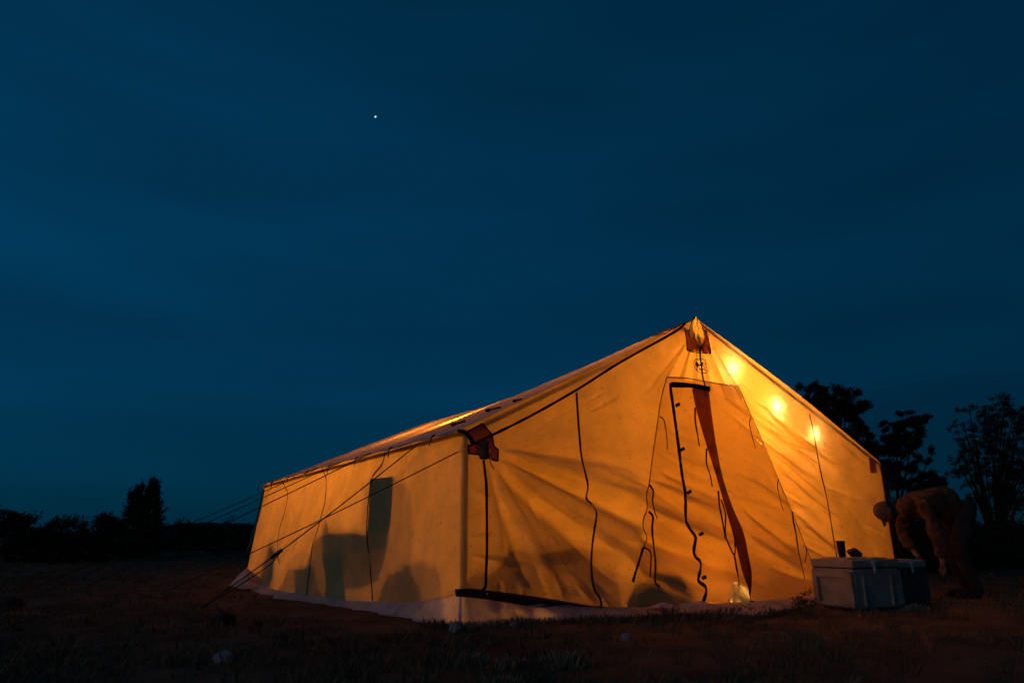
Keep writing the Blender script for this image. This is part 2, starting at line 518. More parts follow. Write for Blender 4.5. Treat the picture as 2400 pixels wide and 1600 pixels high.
for a, b, wd, amp in [((1070, 1015), (930, 1130), .06, .018), ((1060, 1012), (960, 1065), .05, -.014), ((1075, 1030), (1000, 1200), .07, .012),
                      ((985, 1045), (935, 1110), .06, -.014), ((870, 1070), (840, 1200), .09, .02), ((880, 1100), (800, 1190), .08, -.012),
                      ((795, 1090), (760, 1190), .08, .016), ((740, 1110), (700, 1250), .10, -.02), ((690, 1180), (730, 1250), .08, .014),
                      ((660, 1140), (640, 1250), .12, .02), ((1000, 1250), (1020, 1400), .05, .010), ((930, 1290), (960, 1405), .06, .014),
                      ((890, 1270), (900, 1400), .05, -.010), ((820, 1290), (830, 1400), .07, .014), ((740, 1290), (745, 1390), .09, -.014),
                      ((700, 1290), (690, 1390), .09, .018), ((1050, 1200), (1085, 1190), .03, .007), ((1020, 1225), (1085, 1228), .03, -.008)]:
    lfold(a, b, wd, amp)
def disp_left(y, z):
    y = np.asarray(y, float); z = np.asarray(z, float)
    d = np.zeros(np.broadcast(y, z).shape)
    for A, B, wd, amp in LF:
        u = B-A; ln = np.hypot(*u); u = u/ln
        s = ((y-A[0])*u[0]+(z-A[1])*u[1])/ln
        t = -(y-A[0])*u[1]+(z-A[1])*u[0]
        tp = np.clip(np.minimum(s, 1-s)/.25+.15, 0, 1); tp = tp*tp*(3-2*tp)
        d += amp*tp*np.exp(-(t/(wd*(.6+.7*np.clip(s, 0, 1))))**2)
    d += .012*np.sin(y*3.4+1)*np.sin(z*2.6) + .006*np.sin(y*7.1+z*1.3)
    e = np.clip(np.minimum(y, TL-y)/.15, 0, 1)*np.clip((HE-z)/.12, 0, 1)
    k = np.clip(1-z/HE, 0, 1)**1.25
    return hem_x(y)*k - d*e
LEFT = Field(disp_left, -.2, TL+.2, 400, -.1, HE+.1, 140)
def surf_left(px, py, off=0.0):
    q = left0(px, py)
    for _ in range(8):
        q = left0(px, py, LEFT(q[1], q[2])-off)
    return q
def build_left():
    ni, nj = 240, 80
    ys = np.linspace(0, TL, ni)
    tv = np.linspace(0, 1, nj)[:, None]
    Y = np.broadcast_to(ys, (nj, ni))
    zb = hem_z(ys)
    Z = zb+(HE-zb)*tv
    X = disp_left(Y, Z)
    grid_obj('side_wall', np.stack([X, Y, Z], -1), M_canvas, tent)
    # the far side wall and the rear gable
    ys = np.linspace(0, TL, 60); zs = np.linspace(.02, HE, 20)[:, None]
    Y = np.broadcast_to(ys, (20, 60)); Z = np.broadcast_to(zs, (20, 60))
    X = TW + .05*np.sin(Y*2.6)*np.sin(Z*2)*np.clip(np.minimum(Y, TL-Y)/.3, 0, 1)*np.clip((HE-Z)/.2, 0, 1)
    grid_obj('side_wall', np.stack([X, Y, Z], -1), M_canvas, tent)
    xs = np.linspace(0, TW, 80); tv = np.linspace(0, 1, 40)[:, None]
    zt = HE+(HR-.17-HE)*np.where(xs < PX, xs/PX, (TW-xs)/(TW-PX))
    Z = .05+(zt-.05)*tv; X = np.broadcast_to(xs, Z.shape)
    grid_obj('rear_wall', np.stack([X, np.full(Z.shape, TL), Z], -1), M_canvas, tent)
build_left()

def ridge_z(y):
    return np.interp(y, [0, .5, .9, 1.7, 2.7, 3.8, 4.7, 5.5, 6.2, TL], [HR, HR-.012, HR-.030, HR-.095, HR-.165, HR-.20, HR-.215, HR-.20, HR-.185, HR-.17])
TIES = np.linspace(.30, TL-.25, 8)
def build_roof():
    ni, nj = 200, 70
    for side in (0, 1):
        ys = np.linspace(0, TL, ni)[None, :]; s = np.linspace(0, 1.045, nj)[:, None]
        ex = 0 if side == 0 else TW
        # scalloped eave between the ties
        k = np.clip((s-.9)/.145, 0, 1)
        ph = np.interp(ys, TIES, np.arange(len(TIES)))
        scal = np.sin(np.pi*(ph % 1))**2
        X = PX+(ex-PX)*s + 0*ys
        rz = ridge_z(ys)
        Z = rz+(HE-rz)*s
        bow = np.sin(np.pi*np.clip(s, 0, 1))
        raf = np.abs(np.sin(np.pi*ys/TL*4))**.7
        Z = Z - .035*bow*raf
        if side == 1:
            Z = Z + .05*np.sin(np.pi*np.clip(s, 0, 1))*np.clip(1-ys/1.2, 0, 1)
        # drag wrinkles that run down from the ridge to every tie
        for t in TIES:
            dy = ys-t
            Z = Z + .010*np.exp(-(dy/(.05+.25*(1.05-s)))**2)*np.clip(s-.45, 0, 1)*2
        Z = Z + .006*np.sin(ys*23+s*4)*bow*np.clip((s-.3)*2, 0, 1)
        Z = Z + k*scal*.022
        X = X + (1 if side == 0 else -1)*k*scal*.03
        P = np.stack([X, np.broadcast_to(ys, X.shape), Z], -1)
        grid_obj('roof_panel', P, M_roof, tent)
build_roof()

# sod skirt: a strip of canvas from the hem down to the ground, front and left
def build_skirt():
    n = 200
    A = []; B = []
    ys = np.linspace(TL-.05, 0, n)
    for y in ys:
        A.append((float(hem_x(y))-.004, y, float(hem_z(y))+.01)); B.append((float(skirt_x(y)), y, 0))
    fpx = [(1085, 1463), (1150, 1459), (1250, 1453), (1350, 1448), (1480, 1441), (1600, 1433), (1700, 1434), (1760, 1438), (1850, 1424), (1905, 1408), (2100, 1392)]
    G = np.array([ground(*p)[:2] for p in fpx]); G[0] = (0, 0)
    xs = np.linspace(.02, TW-.04, n)
    gy = np.interp(xs, G[:, 0], G[:, 1])*np.clip((TW-xs)/1.2, .1, 1)
    for x, g in zip(xs, gy):
        zb = float(front_bottom(x))
        yb = float(disp_front(x, zb))
        A.append((x, yb-.004, zb+.012)); B.append((x, min(g, yb-.02), 0))
    A = np.array(A); B = np.array(B)
    rows = []
    m = 9
    for j in range(m+2):
        t = min(1, j/m)
        c = A*(1-t)+B*t
        for i in range(len(c)):
            ww = (mnoise.noise((c[i, 0]*2.2, c[i, 1]*2.2, t*1.5))*.05+mnoise.noise((c[i, 0]*7, c[i, 1]*7, t*2.5))*.03)*math.sin(math.pi*min(t, .9))
            c[i, 2] = max(c[i, 2]+ww*.4, 0) + .004
            c[i, 0] += ww*.5; c[i, 1] += ww*.5
        if j > 0: c[:, 2] = np.array([max(q[2], ground_z(q[0], q[1])+.006) for q in c])
        if j > m:   # a lip that lies on the soil
            nrm = np.stack([np.where(np.arange(len(c)) < n, -1, 0), np.where(np.arange(len(c)) < n, 0, -1)], 1)
            for i in range(len(c)):
                e = .01+.13*abs(mnoise.noise((c[i, 0]*3.1, c[i, 1]*3.1, 9)))
                c[i, 0] += nrm[i, 0]*e; c[i, 1] += nrm[i, 1]*e
                c[i, 2] = ground_z(c[i, 0], c[i, 1])+.005
        rows.append(c)
    grid_obj('sod_skirt', np.array(rows), M_skirt, tent)
    # loose tail of the skirt at the rear corner
    pts = [(578, 1330), (562, 1344), (538, 1374), (566, 1384), (606, 1380), (618, 1360)]
    V = []
    for k, (px, py) in enumerate(pts):
        q = ground(px, py) if py > 1370 else at(px, py, 9.35)
        V.append((q[0], q[1], max(q[2], .02)))
    c = np.mean(V, axis=0)+np.array([-.02, -.06, .0])
    V.append(tuple(c))
    F = [(k, (k+1) % len(pts), len(pts)) for k in range(len(pts))]
    o = link('skirt_tail', V, F, M_skirt, tent)
    md = o.modifiers.new('sub', 'SUBSURF'); md.subdivision_type = 'SIMPLE'; md.levels = md.render_levels = 3
build_skirt()

# ---- things sewn to the tent
def loft(name, A, B, mat, parent=None, n=24, m=6, off=.008, surf=surf_front, wob=0.0, skip=None):
    a = spline(A, n); b = spline(B, n)
    P = np.zeros((m+1, n+1, 3))
    for j in range(m+1):
        t = j/m
        for i in range(n+1):
            p = a[i]*(1-t)+b[i]*t
            P[j, i] = surf(p[0], p[1], off + wob*math.sin(i*.9+j*1.7))
    return grid_obj(name, P, mat, parent if parent is not None else tent, skip)
def ribbon(name, path, width, mat, parent=None, off=.007, surf=surf_front, step=9, th=.004, taper=None, smooth_path=True):
    P2 = np.array(path, float)
    ln = np.sum(np.linalg.norm(np.diff(P2, axis=0), axis=1))
    n = max(2, int(ln/step))
    c = spline(path, n) if smooth_path else resample(path, n)
    Q = np.array([surf(p[0], p[1], off) for p in c])
    nrm = np.array([0, -1, 0.]) if surf is surf_front else np.array([-1, 0, 0.])
    V, F = [], []
    for i in range(len(Q)):
        t = Q[min(i+1, len(Q)-1)]-Q[max(i-1, 0)]; t = t/np.linalg.norm(t)
        s = np.cross(t, nrm); s /= np.linalg.norm(s)
        wd = width if taper is None else width+(taper-width)*i/(len(Q)-1)
        wd *= 1+.28*mnoise.noise((i*.45, path[0][0]*.37, path[0][1]*.11))
        V += [Q[i]-s*wd/2, Q[i]+s*wd/2, Q[i]+s*wd/2+nrm*th, Q[i]-s*wd/2+nrm*th]
    for i in range(len(Q)-1):
        for k in range(4):
            k2 = (k+1) % 4
            F.append((4*i+k, 4*i+k2, 4*i+4+k2, 4*i+4+k))
    F += [(3, 2, 1, 0), tuple(4*(len(Q)-1)+k for k in range(4))]
    return link(name, V, F, mat, parent if parent is not None else tent)

# webbing along the gable, left of the peak
ribbon('gable_webbing', [(1606, 757), (1580, 778), (1450, 851), (1350, 914), (1240, 976), (1135, 1028), (1108, 1041)], .023, M_web, off=.006)
# panel seams
for path, wd in [([(1133, 1078), (1137, 1110), (1140, 1150), (1141, 1280), (1139, 1340), (1138, 1372), (1131, 1382)], .022),
                 ([(1351, 920), (1355, 985), (1362, 1065), (1372, 1110), (1378, 1140), (1374, 1168), (1391, 1185), (1398, 1205), (1392, 1245), (1386, 1300), (1387, 1350), (1394, 1384), (1406, 1400), (1410, 1423)], .020),
                 ([(1897, 970), (1906, 1010), (1920, 1090), (1938, 1170), (1950, 1240), (1962, 1312)], .016)]:
    ribbon('seam', path, wd, M_seam, off=.004)
for path, wd in [([(902, 1059), (900, 1075), (893, 1092), (876, 1112), (870, 1130), (862, 1190), (860, 1250), (866, 1310), (872, 1380), (873, 1408)], .018),
                 ([(754, 1096), (762, 1112), (765, 1130), (762, 1175), (754, 1205), (745, 1240), (733, 1275), (729, 1310), (722, 1360), (718, 1396)], .016),
                 ([(660, 1124), (668, 1140), (675, 1155), (671, 1185), (663, 1215), (654, 1245), (650, 1290), (655, 1320)], .014)]:
    ribbon('seam', path, wd, M_seam, off=.004, surf=surf_left)

# the storm flap over the door: one more layer of cloth
FL = [(1563, 884), (1549, 935), (1538, 1010), (1528, 1080), (1521, 1135), (1515, 1158), (1517, 1190), (1509, 1212), (1507, 1235), (1516, 1260), (1507, 1283), (1495, 1318), (1485, 1365), (1489, 1395), (1488, 1418)]
FR = [(1730, 904), (1757, 965), (1790, 1040), (1822, 1118), (1850, 1185), (1880, 1260), (1902, 1318), (1904, 1340), (1904, 1352), (1902, 1364), (1900, 1372), (1898, 1380), (1896, 1386), (1894, 1392), (1892, 1398)]
loft('door_flap', FL, FR, M_flap, n=110, m=70, off=.012)
flap = bpy.data.objects['door_flap']
def hemline(path, wd): ribbon('flap_hem', path, wd, M_seam, parent=flap, off=.013, th=.003)
hemline(FL[:13], .010); hemline(FR[:8], .008)
hemline([(1563, 884), (1610, 886), (1650, 893), (1690, 900), (1730, 904)], .012)
# zip
ribbon('door_zip', [(1660, 911), (1610, 902), (1577, 899), (1571, 905), (1577, 950), (1588, 1030), (1598, 1110), (1606, 1160), (1607, 1215), (1616, 1237), (1630, 1258), (1626, 1285), (1629, 1302), (1641, 1316), (1641, 1335), (1636, 1357), (1640, 1364), (1652, 1373), (1655, 1388), (1648, 1410), (1653, 1425)], .036, M_web, off=.016, step=6)
zipo = bpy.data.objects['door_zip']
for px, py in [(1583, 948), (1594, 1052), (1610, 1152), (1638, 1250), (1645, 1352)]:
    ribbon('toggle', [(px, py+3), (px+9, py-2)], .030, M_web, parent=zipo, off=.018, step=4, th=.010)
# brown guard strip that runs down the middle of the door
loft('zip_guard', [(1621, 906), (1632, 960), (1655, 1040), (1680, 1120), (1700, 1190), (1716, 1245), (1730, 1300), (1740, 1340), (1748, 1362)],
     [(1661, 910), (1668, 970), (1680, 1050), (1695, 1122), (1718, 1190), (1742, 1245), (1754, 1300), (1762, 1345), (1760, 1395)], M_guard, n=50, m=5, off=.020)
ribbon('top_strap', [(1574, 902), (1620, 903), (1664, 912)], .050, M_web, off=.022)
# centre seam from the peak to the door
ribbon('centre_seam', [(1640, 815), (1641, 838), (1644, 860), (1647, 885), (1652, 905), (1652, 930)], .022, M_seam, off=.014)
# tie tapes
for path, wd, t in [([(1629, 955), (1629, 985), (1633, 1010), (1639, 1045)], .022, .014),
                    ([(1656, 1050), (1655, 1075), (1657, 1092), (1664, 1112), (1669, 1140)], .020, .012),
                    ([(1683, 1150), (1686, 1185), (1691, 1210), (1697, 1245), (1699, 1262)], .026, .018),
                    ([(1690, 1170), (1700, 1205), (1700, 1250), (1712, 1285), (1722, 1300), (1722, 1258)], .018, .016),
                    ([(1720, 1296), (1726, 1330), (1731, 1358), (1730, 1372), (1706, 1408)], .022, .012),
                    ([(1758, 1350), (1756, 1385), (1760, 1408)], .014, .010),
                    ([(1546, 976), (1556, 985), (1562, 1020), (1564, 1052)], .012, .008),
                    ([(1522, 1136), (1531, 1150), (1529, 1172), (1533, 1195), (1540, 1215)], .020, .010),
                    ([(1520, 1198), (1530, 1210), (1528, 1240), (1532, 1280), (1536, 1320), (1535, 1362), (1546, 1374)], .026, .018),
                    ([(1509, 1281), (1524, 1293), (1525, 1320), (1523, 1352)], .018, .014),
                    ([(1507, 1283), (1496, 1320), (1482, 1362)], .026, .020),
                    ([(1760, 977), (1756, 992), (1762, 1020), (1770, 1050)], .012, .006),
                    ([(1824, 1122), (1822, 1140), (1830, 1180), (1836, 1196)], .012, .006),
                    ([(1857, 1198), (1859, 1220), (1866, 1255), (1870, 1285), (1880, 1330), (1886, 1356)], .024, .008),
                    ([(1888, 1278), (1890, 1295), (1886, 1318)], .012, .008)]:
    ribbon('tie_tape', path, wd, M_web, off=.022, step=6, taper=t)

# reinforcing patches and the vent hood at the peak
loft('peak_patch', [(1603, 772), (1608, 795), (1609, 820)], [(1655, 772), (1661, 800), (1666, 828)], M_patch, n=50, m=50, off=.020, skip=lambda a, b: in_poly((a[0]+b[0])/2, (a[2]+b[2])/2, VENT_XZ))
for path in ([(1604, 768), (1609, 795), (1610, 820)], [(1609, 820), (1628, 826), (1666, 828)], [(1655, 772), (1661, 800), (1666, 828)]):
    ribbon('patch_edge', path, .012, M_seam, parent=bpy.data.objects['peak_patch'], off=.023, step=5, smooth_path=False)
def build_hood():
    # pouch: narrow at the tip, rounded at the bottom, bulging outwards with creases
    prof = [(742, 1630, 1634), (752, 1623, 1640), (765, 1618, 1645), (780, 1615, 1650), (792, 1616, 1652), (803, 1621, 1650), (810, 1628, 1647), (816, 1638, 1641)]
    rows = []
    ys_ = np.linspace(prof[0][0], prof[-1][0], 22)
    for py in ys_:
        a = np.interp(py, [p[0] for p in prof], [p[1] for p in prof]); b = np.interp(py, [p[0] for p in prof], [p[2] for p in prof])
        r = []
        t = (py-742)/74
        for k in range(19):
            s = k/18
            bul = .10*math.sin(math.pi*s)**.6*math.sin(math.pi*min(1, t*.9+.1))**.8
            bul += (.035*mnoise.noise((s*5, t*4, 2.2))+.022*mnoise.noise((s*11, t*9, 5.2)))*math.sin(math.pi*s) - .03*math.exp(-((s-.42)/.10)**2)*math.sin(math.pi*t)
            q = front0(a+(b-a)*s, py)
            r.append(front0(a+(b-a)*s, py, -.008-max(0, bul)))
        rows.append(r)
    P = np.array(rows)
    h = grid_obj('vent_hood', P, M_hood, tent)
    edge = [P[i, 0] for i in range(22)]+[P[-1, k] for k in range(19)]+[P[i, -1] for i in range(21, 6, -1)]
    v, f = tube([tuple(p) for p in edge], .007, 5)
    link('rim', v, f, M_seam, h)
build_hood()
def roof_pt(px, py):
    """point of the left roof slope on the line of sight"""
    d = ray(px, py); nrm = np.array([-(HR-HE), 0, PX]); p0 = np.array([0, 0, HE])
    t = ((p0-CAM)@nrm)/(d@nrm)
    return CAM+d*t
def build_ridge_patch():
    # brown patch folded over the ridge end
    V = []; F = []
    rows = [(-.03, .0), (0.0, .0), (.02, .0)]
    for j, y in enumerate(np.linspace(.01, .55, 8)):
        for k, s in enumerate(np.linspace(-.10, .14, 7)):
            if s >= 0: x = PX-PX*s; z = ridge_z(y)-(ridge_z(y)-HE)*s
            else: x = PX-(TW-PX)*s; z = ridge_z(y)+(ridge_z(y)-HE)*s
            V.append((x, y, float(z)+.010+.004*math.sin(j*2+k)))
    for j in range(7):
        for k in range(6):
            a = j*7+k; F.append((a, a+1, a+8, a+7))
    link('ridge_patch', V, F, M_patch, tent, True)
build_ridge_patch()

# left eave corner: patch panels, pole pocket, end of the eave
cpq = loft('corner_patch', [(1096, 1011), (1130, 992)], [(1112, 1039), (1152, 1017)], M_patch, n=6, m=6, off=.012)
loft('corner_patch', [(1112, 1040), (1152, 1018)], [(1124, 1066), (1158, 1046)], M_patch, n=6, m=6, off=.012)
loft('corner_patch', [(1098, 1041), (1120, 1039)], [(1098, 1062), (1123, 1064)], M_patch, n=6, m=6, off=.010)
loft('corner_patch', [(1148, 1042), (1168, 1052)], [(1148, 1074), (1167, 1081)], M_patch, n=6, m=6, off=.016)
for path in ([(1096, 1011), (1130, 992), (1152, 1017), (1158, 1047), (1167, 1052), (1167, 1081), (1150, 1075)], [(1098, 1041), (1098, 1062), (1124, 1065)]):
    ribbon('patch_edge', path, .013, M_seam, parent=cpq, off=.018, step=5, smooth_path=False)
q = surf_front(1134, 1052, .03); q2 = surf_front(1136, 1072, .05)
v, f = tube([q+np.array([0, 0, .06]), q, (q+q2)/2, q2], .045, 10)
link('pole_pocket', v, f, M_patch, tent, True)
ribbon('loose_thread', [(1146, 1073), (1152, 1090), (1158, 1098)], .006, M_seam, off=.02, step=4)
def build_eave_end():
    a = [front0(1072, 1005, -.02), front0(1090, 1007, -.04), front0(1106, 1022, -.05), front0(1116, 1040, -.05)]
    b = [front0(1072, 1012, -.02), front0(1088, 1017, -.03), front0(1099, 1030, -.04), front0(1104, 1043, -.04)]
    V = a+b
    link('eave_end', V, [(0, 1, 5, 4), (1, 2, 6, 5), (2, 3, 7, 6)], M_web, tent)
build_eave_end()
# right eave corner
loft('corner_patch', [(2036, 1070), (2040, 1108)], [(2052, 1078), (2056, 1108)], M_patch, n=6, m=4, off=.012)
v, f = tube([(TW+.02, -.03, HE+.01), (TW+.03, -.02, .9), (TW+.03, -.02, .03)], .030, 8)
link('corner_webbing', v, f, M_web, tent, True)

# dark cloth strip along the front foot: painted shade of the hem gap
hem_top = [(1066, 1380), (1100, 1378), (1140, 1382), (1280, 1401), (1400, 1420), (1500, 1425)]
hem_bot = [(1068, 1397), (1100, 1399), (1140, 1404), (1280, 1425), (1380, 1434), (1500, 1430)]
loft('hem_shade_strip', hem_top, hem_bot, M_hem, n=70, m=6, off=.030, wob=.012)
v, f = tube([surf_front(1142, 1391, .036), surf_front(1142, 1391, .044)], .008, 10)
link('grommet', v, f, M_rub, bpy.data.objects['hem_shade_strip'])

# printed emblem, from the shapes on the cloth (28.5 units to the pixel)
def build_emblem():
    Z0 = lambda x, y: (1610+x/28.51, 830+y/28.51)
    par = None
    def rg(pts, wd):
        return ribbon('emblem_line', [Z0(*p) for p in pts], wd, M_ink, parent=par, off=.0135, step=2, th=.0015)
    outer = [(480, 430), (620, 330), (860, 290), (1090, 310), (1240, 390), (1310, 540), (1440, 720), (1470, 900), (1430, 1050), (1330, 1190), (1180, 1270), (1000, 1250), (860, 1220), (700, 1120), (600, 1000), (500, 850), (460, 620), (480, 430)]
    par = ribbon('emblem', [Z0(*p) for p in outer], .0075, M_ink, off=.0135, step=2, th=.0015)
    rg([(600, 440), (760, 380), (1000, 370), (1140, 430), (1230, 560), (1300, 760)], .005)
    rg([(620, 830), (720, 860), (810, 900), (830, 1060)], .007)
    rg([(1340, 860), (1230, 900), (1150, 940), (1080, 1050)], .007)
    rg([(560, 700), (600, 780), (700, 790), (830, 740), (1060, 760), (1180, 810), (1240, 770), (1220, 650), (1130, 540)], .008)
    def blob(pts):
        P = [surf_front(*Z0(*p), .0145) for p in pts]
        c = np.mean(P, axis=0)
        n = len(P)
        link('emblem_shape', P+[c], [(i, (i+1) % n, n) for i in range(n)], M_ink, par)
    blob([(570, 480), (700, 510), (780, 620), (830, 690), (790, 760), (700, 770), (560, 690)])
    blob([(830, 690), (930, 620), (1000, 540), (1130, 540), (1080, 640), (1060, 760), (930, 780), (800, 760)])
    blob([(830, 970), (1060, 970), (1060, 1080), (990, 1150), (930, 1080)])
    # small characters under the figure
    for x0, pts in [(0, [(640, 940), (640, 1040), (720, 1050), (650, 990), (720, 960), (640, 940)]),
                    (1, [(1150, 1110), (1190, 1010), (1230, 1020), (1200, 1110)]), (2, [(1270, 1000), (1290, 1120)])]:
        rg(pts, .005)
build_emblem()

# crumpled clear sheet that pokes out of the gap under the zip
def build_sheet():
    poly = [(1716, 1372), (1735, 1362), (1742, 1385), (1760, 1405), (1757, 1428), (1745, 1440), (1722, 1436), (1704, 1437), (1706, 1412)]
    V = [surf_front(px, py, .03+.03*random.random()) for px, py in poly]
    inner = [(1725, 1392), (1738, 1410), (1728, 1422), (1748, 1418), (1716, 1415)]
    bm = bmesh.new()
    pts = [bm.verts.new(tuple(v)) for v in V]
    c = [bm.verts.new(tuple(surf_front(px, py, random.choice((-.03, .02, .13, .17))))) for px, py in inner]
    n = len(pts)
    cp = [np.array(i) for i in inner]
    # fan each rim edge to the nearest inner point, then close the inner ring
    near = [min(range(len(inner)), key=lambda k: np.hypot(*(cp[k]-np.array(p)))) for p in poly]
    for i in range(n):
        j = (i+1) % n
        try: bm.faces.new((pts[i], pts[j], c[near[i]]))
        except ValueError: pass
        if near[i] != near[j]:
            try: bm.faces.new((pts[j], c[near[j]], c[near[i]]))
            except ValueError: pass
    for tri in ((0, 1, 2), (0, 2, 4), (1, 3, 2), (0, 1, 3)):
        try: bm.faces.new([c[k] for k in tri])
        except ValueError: pass
    link_bm('ground_sheet', bm, M_sheet, tent)
    ribbon('bottom_cord', [(1752, 1408), (1765, 1409), (1775, 1420), (1777, 1432)], .012, M_web, off=.05, step=4)
    # rucked cloth edge along the door foot
    for pts_, nm in (([(1500, 1434), (1530, 1428), (1590, 1427), (1592, 1434), (1540, 1438)], 'rucked_edge'), ([(1592, 1424), (1612, 1420), (1660, 1424), (1704, 1434), (1660, 1436), (1598, 1438)], 'rucked_edge')):
        P = [ground(px, py+3)+np.array([0, 0, .02+.04*random.random()]) for px, py in pts_]
        cc = np.mean(P, axis=0)+np.array([0, -.03, .05])
        k = len(P)
        o = link(nm, list(P)+[cc], [(i, (i+1) % k, k) for i in range(k)], M_skirt, tent)
build_sheet()

# ties at the left eave and the toggles on the roof
for y in TIES:
    ph = float(y)
    z = 1.5-.045*(HR-HE)*.55
    x = -PX*.045
    a = Vector((x-.01, ph, z-.01))
    pts = [a+Vector((.015, .0, .012)), a+Vector((-.006, .01, 0)), a+Vector((-.008, .03, -.03)), a+Vector((-.004, .05+random.uniform(-.02, .03), -.075+random.uniform(-.03, .02)))]
    v, f = tube(pts, .008, 5, r_end=.004)
    link('eave_tie', v, f, M_web, tent)
for (x0, y0, x1, y1) in [(1141, 957, 1173, 949), (1060, 990, 1090, 981), (1205, 935, 1222, 930)]:
    pts = [roof_pt(x0+(x1-x0)*t, y0+(y1-y0)*t+5)+np.array([0, 0, .0]) for t in (0, .5, 1)]
    if max(np.linalg.norm(p-CAM) for p in pts) < 14:
        v, f = join([tube(pts, .009, 6), tube([pts[0], pts[0]*.7+pts[1]*.3], .018, 6)])
        link('roof_toggle', v, f, M_web, tent)

# steel frame inside
for a, b in [((.028, .030, 0), (.028, .030, HE-.03)), ((TW-.05, .05, 0), (TW-.05, .05, HE-.03)), ((.05, .06, HE-.04), (PX, .06, HR-.05)),
             ((TW-.05, .06, HE-.04), (PX, .06, HR-.05)), ((PX, .1, HR-.28), (PX, TL-.1, HR-.28)), ((.05, .06, HE-.03), (.05, TL-.06, HE-.03)),
             ((TW-.07, .06, HE-.05), (TW-.07, TL-.06, HE-.05)), ((.08, TL-.1, 0), (.08, TL-.1, HE-.04)), ((TW-.08, TL-.1, 0), (TW-.08, TL-.1, HE-.04))]:
    v, f = tube([a, b], .020, 8)
    link('frame_pole', v, f, M_steel, tent, True)

# ------------------------------------------------------------------ lamps in the tent
def bulb(loc, e, label, r=.035, cord=.25, col=BULB, group='bulbs glowing behind the canvas'):
    t = empty('light_bulb', loc, label, 'light bulb', group)
    bm = bmesh.new()
    bmesh.ops.create_uvsphere(bm, u_segments=12, v_segments=8, radius=r, matrix=Matrix.Translation(loc))
    link_bm('bulb_glass', bm, emitter('bulb_glow', col, e), t, True)
    l = np.array(loc, float)
    v, f = tube([l+[0, 0, r*.8], l+[0, 0, r+.05]], .014, 8)
    link('socket', v, f, M_gap, t)
    v, f = tube([l+[0, 0, r+.05], l+[0, .02, r+cord]], .004, 5)
    link('cord', v, f, M_web, t)
def inten(I, r): return I/(math.pi*r*r)
for px, py, h, I, lab in [(1706, 863, .040, .42, 'topmost of the three bright bulbs glowing through the gable canvas'),
                          (1810, 953, .028, .50, 'middle of the three bright bulbs glowing through the gable canvas'),
                          (1900, 1016, .024, .30, 'lowest of the three bright bulbs, beside the right panel seam')]:
    q = front0(px, py); d = float(disp_front(q[0], q[2]))
    bulb(front0(px, py, d+h+.035), inten(I, .035), lab, cord=.10, col=BULB_WHITE)
for loc, I, lab in [((3.65, .95, 2.12), 14, 'bare bulb inside the tent under the ridge, nearest the door'),
                    ((1.8, 3.4, 1.95), 13.5, 'bare bulb inside the tent under the middle of the ridge'),
                    ((2.1, 5.9, 1.95), 13, 'bare bulb inside the tent under the rear of the ridge')]:
    bulb(loc, inten(I, .10), lab, r=.10, cord=.10)

def sheet_fill_lamp():  # fill lamp added on the floor to brighten the crumpled sheet
    q = ground(1733, 1425)
    bulb((q[0]-.02, q[1]+.62, .17), inten(.6, .03), 'added unseen lamp behind the gap under the zip, brightens the sheet', r=.03, cord=.06)
sheet_fill_lamp()

# ------------------------------------------------------------------ gear inside, seen as shadows on the left wall and door
def gear_poly(name, poly, x0, x1, label, cat, group=None):
    """a piece of kit whose outline was read off the canvas; it stands x0..x1 inside the wall"""
    t = empty(name, (x0, left0(*poly[0])[1], 0), label, cat, group)
    A = []
    for p in poly:
        q = surf_left(*p); A.append(q)
    n = len(A)
    V = [(a[0]+x0, a[1], max(.0, a[2])) for a in A] + [(a[0]*.0+x1, a[1], max(0., a[2])) for a in A]
    F = [tuple(range(n))[::-1], tuple(range(n, 2*n))]+[(i, (i+1) % n, n+(i+1) % n, n+i) for i in range(n)]
    link('case', V, F, M_gear, t)
    return t
gear_poly('camp_shelf', [(746, 1238), (766, 1224), (770, 1190), (776, 1222), (852, 1226), (864, 1205), (864, 1255), (916, 1250), (905, 1290), (870, 1300), (750, 1300)], .16, .45, 'broad shelf of gear above the dark crate, soft shadow with one spike', 'shelf')
gear_poly('duffel_bag', [(690, 1300), (728, 1302), (740, 1400), (690, 1392)], .14, .4, 'soft bag shadow low on the left wall, left of the dark crate', 'bag')
gear_poly('jerry_can', [(634, 1270), (640, 1250), (646, 1268), (650, 1330), (640, 1370), (622, 1362)], .10, .3, 'slim bottle-topped can shadow near the rear end of the left wall', 'can')
gear_poly('camp_cot', [(920, 1290), (1000, 1255), (1010, 1330), (1000, 1395), (905, 1395), (905, 1330)], .42, .8, 'wide cot shadow low on the left wall near the front corner', 'cot')
def gear_touching(name, A, B, depth, label, cat):
    """kit pressed against the left wall: its near face follows the cloth it touches"""
    t = empty(name, (.1, surf_left(*A[0])[1], 0), label, cat)
    a = spline(A, 16); b = spline(B, 16)
    n, m = 16, 8
    V = []
    for j in range(m+1):
        for i in range(n+1):
            p = a[i]*(1-j/m)+b[i]*(j/m)
            q = surf_left(p[0], p[1], -.005); V.append((q[0], q[1], max(q[2], .0)))
    k = len(V)
    V += [(depth, v[1], v[2]) for v in V[:k]]
    F = []
    for j in range(m):
        for i in range(n):
            c = j*(n+1)+i
            F.append((c, c+1, c+n+2, c+n+1)); F.append((k+c, k+c+n+1, k+c+n+2, k+c+1))
    rim = [i for i in range(n+1)]+[j*(n+1)+n for j in range(1, m+1)]+[m*(n+1)+i for i in range(n-1, -1, -1)]+[j*(n+1) for j in range(m-1, 0, -1)]
    for i in range(len(rim)):
        c, d = rim[i], rim[(i+1) % len(rim)]
        F.append((c, k+c, k+d, d))
    link('case', V, F, M_gear, t)
